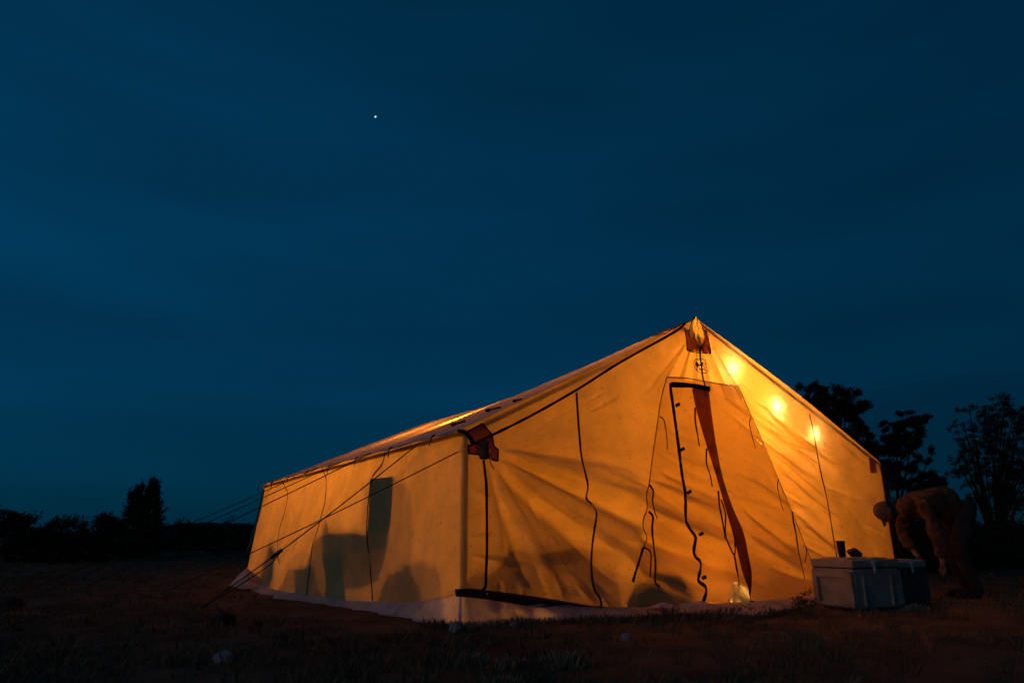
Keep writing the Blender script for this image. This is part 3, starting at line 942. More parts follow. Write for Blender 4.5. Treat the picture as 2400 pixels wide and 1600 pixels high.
gear_touching('storage_locker', [(868, 1122), (866, 1180), (862, 1252)], [(922, 1116), (920, 1180), (914, 1238)], .35, 'upright dark locker top leaning on the left canvas wall by the tall seam', 'locker')
gear_touching('storage_crate', [(755, 1300), (764, 1360), (762, 1414)], [(803, 1302), (806, 1360), (814, 1420)], .4, 'tall dark crate standing on the floor against the left canvas wall', 'crate')
gear_touching('rolled_tarp', [(617, 1144), (598, 1222), (574, 1300)], [(622, 1146), (612, 1196), (594, 1262)], .12, 'rolled tarp standing in the rear left corner of the tent, ragged dark strip', 'tarp')
def table_blocker():  # unseen table and box, added to darken the lower left of the front
    t = empty('table_blocker', (1.1, .75, 0), 'unseen table added inside the tent to shade the lower front wall', 'table')
    bm = bmesh.new(); box_bm(bm, 1.0, .6, .03, (1.1, .75, .70), .006); link_bm('top', bm, M_gear, t)
    for x in (.65, 1.55):
        for y in (.5, 1.0):
            v, f = tube([(x, y, 0), (x, y, .69)], .015, 6); link('leg', v, f, M_steel, t)
    bm = bmesh.new(); box_bm(bm, .6, .5, .34, (1.3, .75, .23), .05); o = link_bm('box_blocker', bm, M_gear, None)
    tag(o, 'unseen dark box added under the table to shade the lower front wall', 'box')
table_blocker()
def floor_bag():
    a = surf_front(1490, 1372); b = surf_front(1640, 1385)
    bm = bmesh.new()
    bmesh.ops.create_uvsphere(bm, u_segments=20, v_segments=12, radius=.5)
    L = b[0]-a[0]
    for v in bm.verts:
        n_ = 1+.12*mnoise.noise(v.co*3)
        v.co = Vector((v.co.x*L*1.3*n_+(a[0]+b[0])/2, v.co.y*.20*n_+.07, max(.0, v.co.z*.52*n_+.06)))
    o = link_bm('kit_bag', bm, M_gear, None, True)
    tag(o, 'dark kit bag lying inside against the foot of the door', 'bag')
floor_bag()

# ------------------------------------------------------------------ guy ropes on the left and right
def rope(p0, stake, lab, sag=.03, tens=None, r=.005):
    t = empty('guy_rope', stake, lab, 'rope', 'guy ropes of the tent')
    a = np.array(p0, float); b = np.array(stake, float)+[0, 0, .05]
    pts = [a*(1-s)+b*s+np.array([0, 0, -sag*math.sin(math.pi*s)]) for s in np.linspace(0, 1, 14)]
    v, f = tube(pts, r, 6)
    link('line', v, f, M_rope, t, True)
    if tens:
        s0 = tens
        c = a*(1-s0)+b*s0+np.array([0, 0, -sag*math.sin(math.pi*s0)])
        d = (b-a)/np.linalg.norm(b-a)
        v, f = tube([c, c+d*.12], .016, 6)
        link('tensioner', v, f, M_web, t)
        pts = [c+np.array([0, 0, -.01]), c+d*.12+np.array([0, 0, -.055])]
        pts += [(c+d*.12+np.array([0, 0, -.055]))*(1-s)+b*s+np.array([0, 0, -.012*math.sin(math.pi*s)]) for s in np.linspace(.08, 1, 8)]
        v, f = tube(pts, r, 6)
        link('return_line', v, f, M_rope, t, True)
    d = (np.array(stake)-a); d[2] = 0; d /= np.linalg.norm(d)
    s = np.array(stake, float)
    v, f = tube([s+d*-.03+[0, 0, -.08], s+d*.03+[0, 0, .06]], .014, 6)
    link('stake', v, f, M_wood, t)
EX = -PX*.045
def on_eave(px, py):
    return left0(px, py, EX)
for (e, st, lab, tn) in [((1108, 1041), (373, 1400), 'guy rope running from the patched front corner down past the whole left wall', None),
                         ((985, 1036), (470, 1432), 'steep guy rope with a doubled lower end and tensioner before the left wall', .62),
                         ((870, 1061), (168, 1400), 'guy rope tied at the eave near the tall dark shadow, crossing the rear corner', None),
                         ((797, 1083), (105, 1396), 'fine guy rope tied mid eave, against the sky at the rear corner', None),
                         ((742, 1097), (68, 1393), 'fine guy rope tied at the rear third of the eave, against the sky', None)]:
    p0 = surf_front(*e, .03) if e[0] > 1100 else on_eave(*e)
    st = ground(*st); st[2] = ground_z(st[0], st[1])
    rope(p0, st, lab, tens=tn)
st = ground(2128, 1385); st[2] = ground_z(st[0], st[1])
rope((TW+.06, .0, HE-.03), st, 'pale guy rope hanging down the right edge of the tent behind the cooler', r=.005)

# ------------------------------------------------------------------ coolers, tumbler, plants by the tent
def cooler(name, c, yaw, lx, ly, h, mat, lidmat, label, latches, dirt=False):
    t = empty(name, c, label, 'cooler')
    R = Matrix.Translation(Vector(map(float, c))) @ Matrix.Rotation(yaw, 4, 'Z')
    def put(nm, bm, m, par=t, sm=False):
        bm.transform(R)
        return link_bm(nm, bm, m, par, sm)
    hl = h*.17
    # tub with sunk end panels and two ribs on the long side, wider at the top
    bm = bmesh.new()
    box_bm(bm, lx, ly, h-hl-.012, (0, 0, (h-hl-.012)/2+.012), .018)
    for v in bm.verts:
        k = 1-.06*(1-(v.co.z/(h-hl)))
        v.co.x *= k; v.co.y *= k
    tub = put('tub', bm, mat, sm=False)
    zt = h-hl-.03
    for sx in (-1, 1):
        # raised border of the end face: two posts, top bar with a step for the rope handle
        bm = bmesh.new()
        x = sx*(lx/2+.004)
        box_bm(bm, .060, ly*.17, zt-.03, (x-.006*sx, -ly*.40, zt/2+.02), .006)
        box_bm(bm, .060, ly*.12, zt-.03, (x-.006*sx, ly*.42, zt/2+.02), .006)
        box_bm(bm, .062, ly*.94, zt*.16, (x-.006*sx, 0, zt*.93), .006)
        box_bm(bm, .061, ly*.16, zt*.24, (x-.006*sx, -ly*.26, zt*.80), .006)
        box_bm(bm, .059, ly*.94, zt*.10, (x-.008*sx, 0, zt*.08+.02), .006)
        put('end_frame', bm, mat, tub)
    for sy in (-1, 1):
        for k in (-.30, .30):
            bm = bmesh.new()
            box_bm(bm, lx*.05, .02, zt*.8, (lx*k, sy*(ly/2-.004), zt*.5), .006)
            put('rib', bm, mat, tub)
    bm = bmesh.new()
    box_bm(bm, lx*.97, ly*.97, .014, (0, 0, h-hl+.001), 0)
    put('gasket', bm, M_gap)
    bm = bmesh.new()
    box_bm(bm, lx+.02, ly+.02, hl, (0, 0, h-hl/2+.006), .014)
    box_bm(bm, lx*.8, ly*.7, .012, (0, 0, h+.010), .005)
    put('lid', bm, lidmat)
    for k in latches:
        bm = bmesh.new()
        box_bm(bm, .05, .018, .035, (lx*k, -ly/2-.016, h-.02), .006)
        box_bm(bm, .028, .016, .085, (lx*k, -ly/2-.017, h-.065), .006)
        box_bm(bm, .05, .04, .012, (lx*k, -ly/2+.01, h+.016), .004)
        put('latch', bm, M_rub)
    for sx in (-1, 1):
        for sy in (-1, 1):
            bm = bmesh.new()
            box_bm(bm, .06, .06, .02, (sx*lx*.38, sy*ly*.36, .008), .004)
            put('foot', bm, M_gap)
    return t
# near cooler: corner, left and right feet read off the ground
cc = ground(2012, 1430); cl = ground(1909, 1418); 
ey = (cl-cc); wy = np.linalg.norm(ey[:2]); 
yaw = math.atan2(ey[1], ey[0]) - math.pi/2          # local +y runs from the near corner to the left foot
CLX, CLY, CLH = .56, .46, .42
ux = np.array([math.cos(yaw), math.sin(yaw)]); uy = np.array([-math.sin(yaw), math.cos(yaw)])
ctr = cc[:2]+ux*CLX/2+uy*CLY/2
cooler('cooler', (ctr[0], ctr[1], ground_z(*ctr)+.0), yaw, CLX, CLY, CLH, M_cool, M_cool, 'white hard cooler with a sunk end panel and pale latch beside the tent', [-.06])
c2 = ctr+ux*.62+uy*.16
cooler('cooler', (c2[0], c2[1], ground_z(*c2)), yaw+.12, .52, .42, .39, M_cool2, M_lid2, 'darker cooler with a pale lid, half hidden behind the white one', [.05])

def tumbler():
    base = ctr+ux*(-.09)+uy*.04
    z0 = ground_z(*ctr)+CLH+.018
    prof = [(.0, 0), (.026, 0), (.030, .01), (.036, .08), (.038, .125), (.040, .128), (.040, .142), (.034, .146), (.0, .146)]
    V, F = [], []
    n = 16
    for r, z in prof:
        for k in range(n):
            V.append((base[0]+r*math.cos(2*math.pi*k/n), base[1]+r*math.sin(2*math.pi*k/n), z0+z))
    for j in range(len(prof)-1):
        for k in range(n):
            F.append((j*n+k, j*n+(k+1) % n, (j+1)*n+(k+1) % n, (j+1)*n+k))
    o = link('tumbler', V, F, M_can, None, True)
    tag(o, 'black drinking tumbler standing on the lid of the white cooler', 'tumbler')
    # a crumpled dark lump right of it
    bm = bmesh.new()
    bmesh.ops.create_icosphere(bm, subdivisions=3, radius=.055)
    g = ctr+ux*.14+uy*.10
    for v in bm.verts:
        k = 1+.45*mnoise.noise(v.co*22)
        v.co = Vector((v.co.x*1.3*k+g[0], v.co.y*k+g[1], v.co.z*.75*k+z0+.035))
    o = link_bm('lump', bm, M_gear, None, True)
    tag(o, 'crumpled dark lump on the white cooler behind the tumbler', 'lump')
tumbler()

# ------------------------------------------------------------------ person bending over the coolers
def skin_mesh(name, chains, mat, parent=None, sub=1, root=0):
    """chains: list of (list of (x,y,z,r)); first points shared by coordinate join up"""
    V, E, Rr, idx = [], [], [], {}
    for ch in chains:
        prev = None
        for x, y, z, r in ch:
            k = (round(x, 4), round(y, 4), round(z, 4))
            if k not in idx:
                idx[k] = len(V); V.append((x, y, z)); Rr.append(r)
            if prev is not None and prev != idx[k]: E.append((prev, idx[k]))
            prev = idx[k]
    me = bpy.data.meshes.new(name); me.from_pydata(V, E, [])
    o = bpy.data.objects.new(name, me); COL.objects.link(o)
    md = o.modifiers.new('skin', 'SKIN'); md.use_smooth_shade = True
    sk = me.skin_vertices[0].data
    for i, r in enumerate(Rr):
        sk[i].radius = (r, r); sk[i].use_root = (i == root)
    s = o.modifiers.new('sub', 'SUBSURF'); s.levels = s.render_levels = sub
    dg = bpy.context.evaluated_depsgraph_get(); dg.update()
    m2 = bpy.data.meshes.new_from_object(o.evaluated_get(dg))
    bpy.data.objects.remove(o); bpy.data.meshes.remove(me)
    m2.name = name
    o = bpy.data.objects.new(name, m2); COL.objects.link(o)
    m2.materials.clear(); m2.materials.append(mat)
    m2.polygons.foreach_set('use_smooth', [True]*len(m2.polygons))
    if parent is not None:
        o.parent = parent; o.matrix_parent_inverse = Matrix.Translation(parent.location).inverted()
    return o
def build_person():
    # frame: u to the camera's right, v away from the camera, z up; origin on the ground
    D = 7.25
    o0 = at(2160, 1250, D); o0[2] = 0
    vv = fw.copy(); vv[2] = 0; vv /= np.linalg.norm(vv)
    gz = ground_z(o0[0], o0[1])
    def W(u, v, z, r=0):
        q = o0+rt*u+vv*v
        return (float(q[0]), float(q[1]), float(z+gz)-.015, r)
    t = empty('person', W(.35, 0, 0)[:3], 'person in brown jacket and cap bending down over the coolers', 'person')
    # joints
    hip, waist, chest, nb = (.47, 0, .93), (.30, 0, .97), (.08, 0, .985), (-.10, 0, .955)
    shN, shF = (-.02, -.19, .945), (-.02, .19, .945)
    elN, wrN, haN = (.035, -.22, .66), (.055, -.20, .41), (.06, -.19, .34)
    elF, wrF, haF = (-.10, .20, .68), (-.05, .10, .47), (-.03, .06, .42)
    hpN, hpF = (.47, -.10, .90), (.47, .10, .90)
    knN, anN, toN = (.28, -.13, .50), (.42, -.12, .09), (.20, -.14, .05)
    knF, anF, toF = (.33, .13, .50), (.50, .14, .09), (.28, .14, .05)
    head0, head1 = (-.20, 0, .945), (-.33, 0, .90)
    def C(*ps): return [W(*p[:3], p[3]) for p in ps]
    def r(p, rr): return (*p, rr)
    def hand(wr, ha, du):
        ch = [C(r(wr, .030), r(ha, .036))]
        for k, (dv, ln) in enumerate([(-.030, .070), (-.011, .080), (.010, .076), (.029, .060)]):
            a = (ha[0]+.004, ha[1]+dv*.7, ha[2]-.015)
            b = (ha[0]-.008, ha[1]+dv, ha[2]-.03-ln*.45); c = (ha[0]-.030, ha[1]+dv, ha[2]-.03-ln*.85)
            ch.append(C(r(ha, .036), r(a, .011), r(b, .0095), r(c, .008)))
        a = (ha[0]-.022, ha[1]-.012, ha[2]+.004); b = (ha[0]-.05, ha[1]-.012, ha[2]-.03); c = (ha[0]-.056, ha[1]-.010, ha[2]-.06)
        ch.append(C(r(ha, .036), r(a, .013), r(b, .0105), r(c, .009)))
        return ch
    chains = [C(r(hip, .09), r(waist, .085), r(chest, .08), r(nb, .058), r(head0, .055)),
              C(r(chest, .08), r(shN, .04), r(elN, .036), r(wrN, .030)), C(r(chest, .08), r(shF, .04), r(elF, .036), r(wrF, .030)),
              C(r(hip, .09), r(hpN, .075), r(knN, .056), r(anN, .025), r(toN, .015)), C(r(hip, .09), r(hpF, .075), r(knF, .056), r(anF, .025), r(toF, .015))]
    chains += hand(wrN, haN, 0)+hand(wrF, haF, 0)
    body = skin_mesh('body', chains, M_skin, t, 1)
    # head joined to the neck: ellipsoid with brow, nose, chin, ears; crown points left, face looks down
    bm = bmesh.new()
    bmesh.ops.create_uvsphere(bm, u_segments=28, v_segments=20, radius=1)
    for v in bm.verts:
        x, y, z = v.co        # x: face forward, y: side, z: crown
        X, Y, Z = x*.098, y*.076, z*.118
        if z < -.1: Y *= 1+.35*(z+.1)
        if x > .5:
            X += .022*math.exp(-(y/.16)**2-((z+.12)/.16)**2)      # nose
            X += .008*math.exp(-((z-.22)/.10)**2)                 # brow
            X -= .010*math.exp(-((abs(y)-.36)/.14)**2-((z-.04)/.10)**2)   # eye sockets
            X += .006*math.exp(-(y/.26)**2-((z+.52)/.07)**2)      # lips
            X += .012*math.exp(-(y/.25)**2-((z+.86)/.14)**2)      # chin
        if abs(y) > .85 and abs(z) < .25 and abs(x+.05) < .35: Y *= 1.22   # ears
        v.co = (X, Y, Z)
    hc = W(-.345, 0, .895)
    face = -vv*.10+np.array([0, 0, -1.0])-rt*.12; face /= np.linalg.norm(face)
    crown = -rt*.96+np.array([0, 0, -.28]); crown -= face*(crown@face); crown /= np.linalg.norm(crown)
    side = np.cross(crown, face)
    Mh = Matrix([[face[0], side[0], crown[0], hc[0]], [face[1], side[1], crown[1], hc[1]], [face[2], side[2], crown[2], hc[2]], [0, 0, 0, 1]])
    bm.transform(Mh)
    hm = bpy.data.meshes.new('h'); bm.to_mesh(hm); bm.free()
    bb = bmesh.new(); bb.from_mesh(body.data); bb.from_mesh(hm); bb.to_mesh(body.data); bb.free()
    body.data.polygons.foreach_set('use_smooth', [True]*len(body.data.polygons))
    # hair at the nape and a short beard
    def shell(nm, cond, k, m):
        b = bmesh.new(); bmesh.ops.create_uvsphere(b, u_segments=28, v_segments=20, radius=1)
        bmesh.ops.delete(b, geom=[v for v in b.verts if not cond(*v.co)], context='VERTS')
        for v in b.verts:
            x, y, z = v.co
            kk = k+.025*mnoise.noise(v.co*7)
            v.co = (x*.098*kk, y*.076*kk*(1 if z > -.1 else 1+.35*(z+.1)), z*.118*kk)
        b.transform(Mh)
        return link_bm(nm, b, m, t, True)
    shell('hair', lambda x, y, z: x < .15 and z > -.55, 1.05, M_hair)
    shell('beard', lambda x, y, z: x > .1 and z < -.42, 1.07, M_hair)
    cap = shell('cap', lambda x, y, z: z > .12 or (x < 0 and z > .0), 1.11, M_cap)
    b = bmesh.new()
    for i in range(9):
        a = math.pi*(i/8-.5)
        for j in range(3):
            q = .100+.035*j*math.cos(a*.9)
            b.verts.new((q*math.cos(a)+.0, .076*math.sin(a)*1.02, .035-.006*j+.004*math.cos(a)))
    b.verts.ensure_lookup_table()
    for i in range(8):
        for j in range(2):
            b.faces.new([b.verts[k] for k in (i*3+j, i*3+j+1, (i+1)*3+j+1, (i+1)*3+j)])
    bmesh.ops.solidify(b, geom=b.faces[:], thickness=.005)
    b.transform(Mh)
    link_bm('cap_brim', b, M_cap, cap, True)
    # jacket, trousers, boots over the body
    def lerp(a, b, s): return tuple(a[k]*(1-s)+b[k]*s for k in range(3))
    jk = [C(r((.42, 0, .935), .175), r(waist, .185), r((.2, 0, .965), .190), r(chest, .185), r((-.04, 0, .96), .135), r((-.12, 0, .95), .100), r((-.21, 0, .935), .082)),
          C(r(chest, .185), r(shN, .100), r(lerp(shN, elN, .5), .076), r(elN, .078), r(lerp(elN, wrN, .6), .066), r(lerp(elN, wrN, .95), .056)),
          C(r(chest, .185), r(shF, .100), r(lerp(shF, elF, .5), .076), r(elF, .078), r(lerp(elF, wrF, .95), .056))]
    j = skin_mesh('jacket', jk, M_jack, t, 3)
    tr = [C(r((.40, 0, .93), .142), r((.48, 0, .92), .150), r((.53, 0, .90), .135)),
          C(r((.48, 0, .92), .150), r(hpN, .115), r(lerp(hpN, knN, .5), .098), r(knN, .080), r(lerp(knN, anN, .5), .070), r(anN, .060)),
          C(r((.48, 0, .92), .150), r(hpF, .115), r(lerp(hpF, knF, .5), .098), r(knF, .080), r(lerp(knF, anF, .5), .070), r(anF, .060))]
    tro = skin_mesh('trousers', tr, M_trous, t, 2)
    for an, to in ((anN, toN), (anF, toF)):
        skin_mesh('boot', [C(r((an[0], an[1], .17), .052), r((an[0]+.01, an[1], .065), .058), r((an[0]-.10, an[1], .052), .052), r((to[0]-.03, to[1], .045), .046))], M_boot, t, 2)
    for ob in (j, tro):
        for v in ob.data.vertices:
            n_ = mnoise.noise(v.co*6)*.022+(.25-abs(mnoise.noise(Vector((v.co.x*9, v.co.y*9, v.co.z*14)))))*.045+mnoise.noise(v.co*30)*.006
            v.co += v.normal*n_
build_person()

# ------------------------------------------------------------------ rocks
def rock(px, py, wd, ht, mat, label, seed):
    g = ground(px, py)
    bm = bmesh.new(); bmesh.ops.create_icosphere(bm, subdivisions=3, radius=1)
    for v in bm.verts:
        k = 1+.28*mnoise.noise(v.co*1.4+Vector((seed, 0, 0)))+.10*mnoise.noise(v.co*4+Vector((0, seed, 0)))
        v.co = Vector((v.co.x*wd/2*k, v.co.y*wd*.4*k, v.co.z*ht*k))
        a = seed*1.7
        v.co = Matrix.Rotation(a, 3, 'Z') @ v.co
        v.co += Vector((g[0], g[1], ground_z(g[0], g[1])+ht*.25))
    tag(link_bm('rock', bm, mat, None, False), label, 'rock', 'rocks in the dry grass')
rock(527, 1543, .13, .05, M_rock, 'pale flat rock alone in the left foreground grass', 1.2)
rock(1467, 1494, .085, .035, M_rock, 'small pale rock in the grass below the door', 2.9)
rock(1068, 1474, .12, .05, M_rock, 'pale rock at the foot of the nearest tent corner', 4.1)
rock(1205, 1466, .07, .03, M_rock, 'small pale stone just right of the nearest tent corner', 7.3)
rock(525, 1458, .20, .07, M_rockd, 'dark low rock out left of the tent', 5.6)
rock(605, 1466, .10, .04, M_rockd, 'small dark stone beside the dark low rock', 6.6)
rock(25, 1420, .3, .09, M_rockd, 'dark rock at the far left edge of the picture', 8.8)

# ------------------------------------------------------------------ plants
def blades(rng, c, n, spread, h, lean=.6, wd=.006):
    V, F = [], []
    for i in range(n):
        a = rng.uniform(0, 2*math.pi); r = spread*math.sqrt(rng.uniform(0, 1))
        x = c[0]+r*math.cos(a); y = c[1]+r*math.sin(a)
        hh = h*rng.uniform(.45, 1.1); l = lean*rng.uniform(.2, 1)*hh; b = a+rng.uniform(-.8, .8)
        w_ = wd*rng.uniform(.6, 1.3); pa = rng.uniform(0, math.pi)
        dx, dy = w_*math.cos(pa), w_*math.sin(pa)
        k = len(V)
        V += [(x-dx, y-dy, c[2]), (x+dx, y+dy, c[2]), (x+l*.4*math.cos(b)+dx*.7, y+l*.4*math.sin(b)+dy*.7, c[2]+hh*.6), (x+l*math.cos(b), y+l*math.sin(b), c[2]+hh)]
        F += [(k, k+1, k+2), (k, k+2, k+3)]
    return V, F
def build_grass():
    rng = np.random.default_rng(3)
    parts = []
    cnt = 0
    while cnt < 5200:
        # denser near the camera
        d = 2.2+22*rng.uniform(0, 1)**2.0
        lx = rng.uniform(-1, 1)*d*.86
        g = CAM+rt*lx+np.array([math.sin(YAW), math.cos(YAW), 0])*d
        x, y = g[0], g[1]
        if -.05 < x < TW+.1 and -.28 < y < TL: continue
        if -.75 < x <= 0 and -.1 < y < TL+.3: continue
        q = mnoise.noise((x*.8, y*.8, 4))
        if q < -.25 and rng.uniform() < .7: continue
        cnt += 1
        n = int(rng.integers(7, 15))
        parts.append(blades(rng, (x, y, ground_z(x, y)-.01), n, .05+.05*rng.uniform(), (.03+.06*rng.uniform())*(1+.6*max(0, q)), .8, .0035+.0005*d))
    V, F = join(parts)
    tag(link('dry_grass', V, F, M_straw), kind='stuff')
    # a fringe of grass before the tent skirt
    parts = []
    for i in range(520):
        px = rng.uniform(990, 1900)
        py = np.interp(px, [990, 1085, 1250, 1480, 1700, 1760, 1900], [1459, 1467, 1457, 1446, 1440, 1443, 1416])+rng.uniform(-2, 9)
        g = ground(px, py)
        parts.append(blades(rng, (g[0], g[1], ground_z(g[0], g[1])-.01), 9, .05, .035+.035*rng.uniform(), .7, .004))
    V, F = join(parts)
    tag(link('grass_fringe', V, F, M_straw), kind='stuff')
build_grass()

def leaf_cloud(rng, pts, size, aspect=3.4, jitter=1.0):
    """small crossed leaf faces round each point"""
    V, F = [], []
    for p in pts:
        d = rng.normal(size=3); d /= np.linalg.norm(d)
        e = np.cross(d, rng.normal(size=3)); e /= np.linalg.norm(e)
        s = size*rng.uniform(.6, 1.4)
        k = len(V)
        a = np.array(p)
        V += [a-d*s*.5, a+e*s/aspect*.5, a+d*s*.5, a-e*s/aspect*.5]
        F.append((k, k+1, k+2, k+3))
    return V, F
def shrub(name, base, h, wd, label, cat, rng, n_cl=16, per=90, leaf=.10, mat=None, group=None, trunk=True, spiky=0.0, clumps=None, stems=5):
    t = empty(name, base, label, cat, group)
    b = np.array(base, float)
    pts = []
    cl = []
    if clumps is None:
        for i in range(n_cl):
            u = rng.uniform(-1, 1); v = rng.uniform(-1, 1); z = rng.uniform(.12, 1)
            f = math.sqrt(max(0, 1-(z*.95)**2))*.9+.1
            cl.append((u*wd/2*f, v*wd/2*f, z*h*.9, wd*rng.uniform(.10, .2), h*rng.uniform(.06, .13)*(1+spiky*rng.uniform(0, 2))))
    else:
        cl = clumps
    for cx, cy_, cz, r1, r2 in cl:
        q = np.clip(rng.normal(size=(per, 3)), -2.6, 2.6)*np.array([r1*rng.uniform(.7, 1.5), r1*rng.uniform(.7, 1.3), r2*rng.uniform(.6, 1.4)])*.62
        q[:, 2] += q[:, 0]*rng.uniform(-.5, .8)
        pts.append(q+b+np.array([cx, cy_, cz]))
    V, F = leaf_cloud(rng, np.vstack(pts), leaf)
    link('crown', V, F, mat or M_leaf, t)
    tubes = []
    for k in range(stems):
        c = cl[int(rng.integers(len(cl)))]
        e = b+np.array([c[0], c[1], c[2]])
        m = b+np.array([c[0]*.35+rng.normal()*.05*wd, c[1]*.35, c[2]*.5])
        tubes.append(tube([b+np.array([0, 0, -.05]), m, e], max(.010, h*(.018 if k < 8 else .007)), 5, r_end=max(.003, h*.003)))
    V, F = join(tubes)
    link('trunk', V, F, M_bark, t)
    return t
R2 = np.random.default_rng(21)
def zpix(px, py, depth):
    q = at(px, py, depth); return q
def far_base(px, depth):
    q = at(px, 1300, depth); return (q[0], q[1], ground_z(q[0], q[1]))
# low scrub on the left skyline: left px, right px, top py, depth
for k, (x0, x1, top, dep, lab) in enumerate([
        (-40, 62, 1188, 21, 'round dark bush cut by the left edge of the picture'),
        (78, 200, 1214, 24, 'low wide dark bush on the left skyline'),
        (200, 278, 1200, 23, 'rounded dark bush just left of the tall juniper'),
        (130, 230, 1238, 19, 'low dark bush in front of the left skyline scrub'),
        (372, 470, 1222, 26, 'low dark bush just right of the tall juniper'),
        (450, 600, 1226, 27, 'low dark scrub behind the rear corner of the tent'),
        (20, 110, 1236, 20, 'small dark bush between the two left skyline bushes'),
        (280, 420, 1240, 21, 'low dark scrub under the tall juniper'),
        (520, 640, 1236, 23, 'dark scrub touching the rear tent corner')]):
    b = far_base((x0+x1)/2, dep)
    wd = (x1-x0)/FPX*dep*1.0
    h = (zpix((x0+x1)/2, top, dep)[2]-b[2])
    shrub('bush', b, h, wd*1.05, lab, 'bush', R2, n_cl=26, per=150, leaf=.13, group='scrub along the skyline')
def juniper():
    dep = 22; b = far_base(330, dep); s = dep/FPX
    cl = []
    for px, py, rx, ry in [(352, 1150, 7, 12), (342, 1165, 9, 14), (362, 1160, 6, 14), (330, 1180, 9, 12), (312, 1162, 6, 12), (318, 1185, 8, 14), (300, 1200, 9, 10), (345, 1195, 16, 16),
                           (322, 1215, 18, 14), (365, 1190, 7, 18), (355, 1220, 16, 16), (300, 1222, 12, 12), (335, 1240, 24, 16), (368, 1225, 8, 14), (356, 1136, 4, 10), (310, 1154, 4, 10), (338, 1150, 4, 13), (330, 1205, 20, 20), (345, 1240, 24, 18), (315, 1245, 18, 16), (350, 1180, 12, 18), (335, 1260, 30, 16), (366, 1150, 4, 12)]:
        q = zpix(px, py, dep)
        q = q+fw*R2.normal()*.2
        cl.append((q[0]-b[0], q[1]-b[1], q[2]-b[2], rx*s*.95, ry*s*1.25))
    shrub('juniper_tree', b, 2.6, 1.2, 'tall ragged juniper standing above the left skyline', 'tree', R2, per=420, leaf=.11, clumps=cl, stems=8)
juniper()
def clump_tree(name, dep, basepx, blobs, label, per, leaf, cat='tree', depthj=.35, stems=10, group=None):
    b = far_base(basepx, dep); s = dep/FPX
    cl = []
    for px, py, rx, ry in blobs:
        # break each mass into smaller tufts with gaps between them
        k = max(4, int(rx*ry/42))
        for i in range(k):
            a = R2.uniform(0, 2*math.pi); r = math.sqrt(R2.uniform(0, 1))
            q = zpix(px+rx*.85*r*math.cos(a), py+ry*.85*r*math.sin(a), dep)
            q = q+fw*R2.normal()*depthj
            cl.append((q[0]-b[0], q[1]-b[1], q[2]-b[2], R2.uniform(4.5, 10)*s, R2.uniform(3, 6.5)*s))
    h = max(c[2] for c in cl)
    return shrub(name, b, h, 1.5, label, cat, R2, per=per, leaf=leaf, clumps=cl, stems=stems, group=group)
clump_tree('pine_tree', 17, 1975, [(1925, 915, 30, 16), (1912, 945, 22, 22), (1950, 935, 32, 24), (1990, 950, 30, 22), (2005, 925, 18, 10), (1935, 975, 24, 18), (1975, 985, 28, 20), (2000, 1010, 26, 22), (1985, 1035, 30, 16), (2020, 1045, 24, 14), (2012, 980, 12, 12), (1965, 960, 30, 18)],
           'clumped dark pine rising behind the right roof slope', 230, .075)
clump_tree('pine_tree', 17.5, 2110, [(2150, 985, 18, 12), (2130, 1000, 24, 16), (2090, 1000, 24, 12), (2100, 1025, 40, 18), (2070, 1040, 30, 16), (2135, 1035, 26, 14), (2050, 1060, 26, 14), (2100, 1055, 36, 14), (2080, 1095, 40, 14), (2130, 1105, 34, 14), (2170, 1110, 22, 18), (2190, 1130, 16, 14), (2090, 1130, 44, 16), (2150, 1140, 40, 16), (2155, 1078, 8, 10), (2060, 1090, 20, 14), (2165, 975, 8, 8)],
           'ragged dark pine just right of the tent, above the bent person', 230, .075)
clump_tree('leafy_tree', 15, 2340, [(2300, 1000, 40, 40), (2350, 985, 46, 40), (2390, 990, 30, 50), (2270, 1050, 30, 40), (2330, 1060, 60, 50), (2390, 1070, 40, 50), (2290, 1110, 50, 36), (2360, 1130, 60, 40), (2260, 1090, 20, 24), (2310, 1160, 60, 24), (2390, 1170, 40, 30), (2290, 965, 26, 18), (2330, 945, 20, 14), (2375, 940, 20, 16), (2430, 1050, 40, 90)],
           'big wispy dark tree at the right edge of the picture', 60, .055, stems=34)
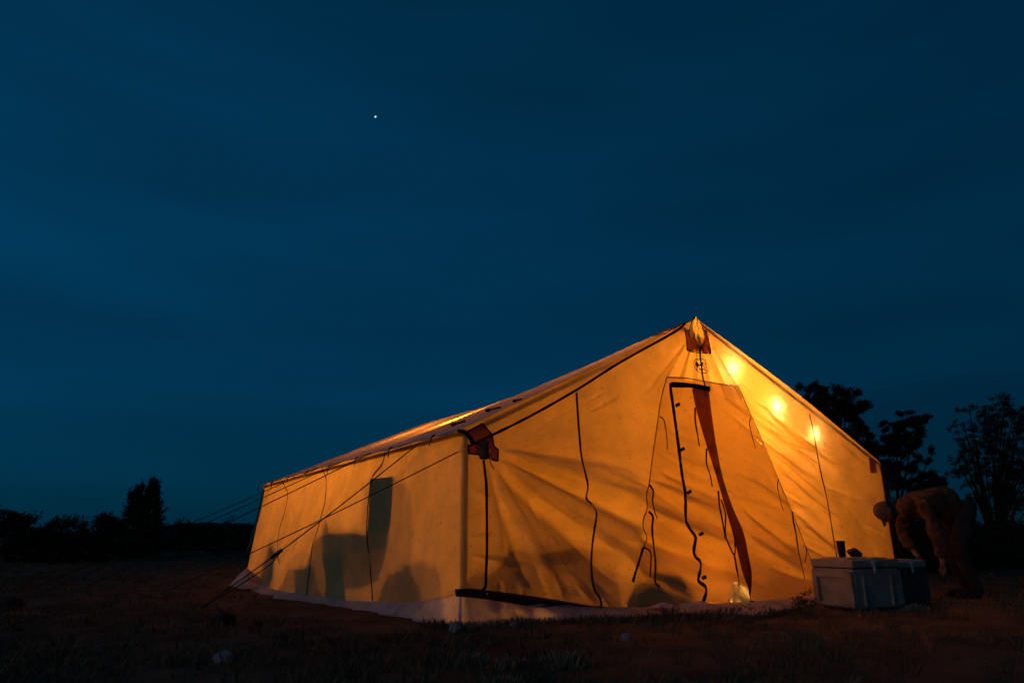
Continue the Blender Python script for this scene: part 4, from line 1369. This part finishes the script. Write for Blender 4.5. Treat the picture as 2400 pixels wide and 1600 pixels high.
for x0, x1, top, dep, lab in [(2040, 2180, 1165, 15, 'dark bush behind the person by the pine foot'), (2170, 2300, 1185, 14, 'dark bush behind the person, under the sky gap'), (2290, 2440, 1190, 13, 'dark bush under the big tree at the right edge'), (2140, 2290, 1240, 11.5, 'low dark bush right behind the bent person')]:
    b = far_base((x0+x1)/2, dep)
    h = zpix((x0+x1)/2, top, dep)[2]-b[2]
    shrub('bush', b, h, (x1-x0)/FPX*dep*1.05, lab, 'bush', R2, n_cl=30, per=160, leaf=.10, group='bushes behind the right side of the tent')
# weed by the cooler, sage tufts in the foreground
g = ground(1893, 1420)
shrub('weed', (g[0], g[1], ground_z(g[0], g[1])), .20, .20, 'small dark weed between the door flap and the white cooler', 'plant', R2, n_cl=14, per=28, leaf=.022, mat=M_leaf, stems=6)
for px, py, wd, h, lab in [(1110, 1545, .16, .07, 'pale sage tuft, leftmost in the front row of the foreground'), (1195, 1552, .20, .07, 'pale sage tuft, second in the front row of the foreground'),
                           (1330, 1552, .30, .10, 'widest pale sage tuft in the foreground below the front wall'), (1175, 1598, .22, .06, 'pale sage tuft at the bottom edge of the picture'),
                           (60, 1440, .30, .08, 'faint sage tuft far out on the left'), (2145, 1428, .25, .06, 'low dry tuft right of the white cooler')]:
    g = ground(px, py)
    t = empty('sage_tuft', (g[0], g[1], ground_z(g[0], g[1])), lab, 'plant', 'sage tufts in the dry grass')
    rng = np.random.default_rng(int(px))
    parts = []
    for i in range(26):
        a = rng.uniform(0, 6.28); r = wd/2*math.sqrt(rng.uniform(0, 1))
        parts.append(blades(rng, (g[0]+r*math.cos(a), g[1]+r*math.sin(a)*.7, ground_z(g[0], g[1])), 16, .025, h*(1-.5*(2*r/wd)**2), .6, .0026))
    V, F = join(parts)
    link('leaves', V, F, M_sage, t)

# ------------------------------------------------------------------ the one bright star
bm = bmesh.new()
sp = at(880, 274, 3000)
bmesh.ops.create_icosphere(bm, subdivisions=2, radius=4.6, matrix=Matrix.Translation(Vector(map(float, sp))))
tag(link_bm('star', bm, emitter('star_light', (.55, .85, 1), 1.0), None, True), 'single bright star alone in the dark blue sky', 'star')
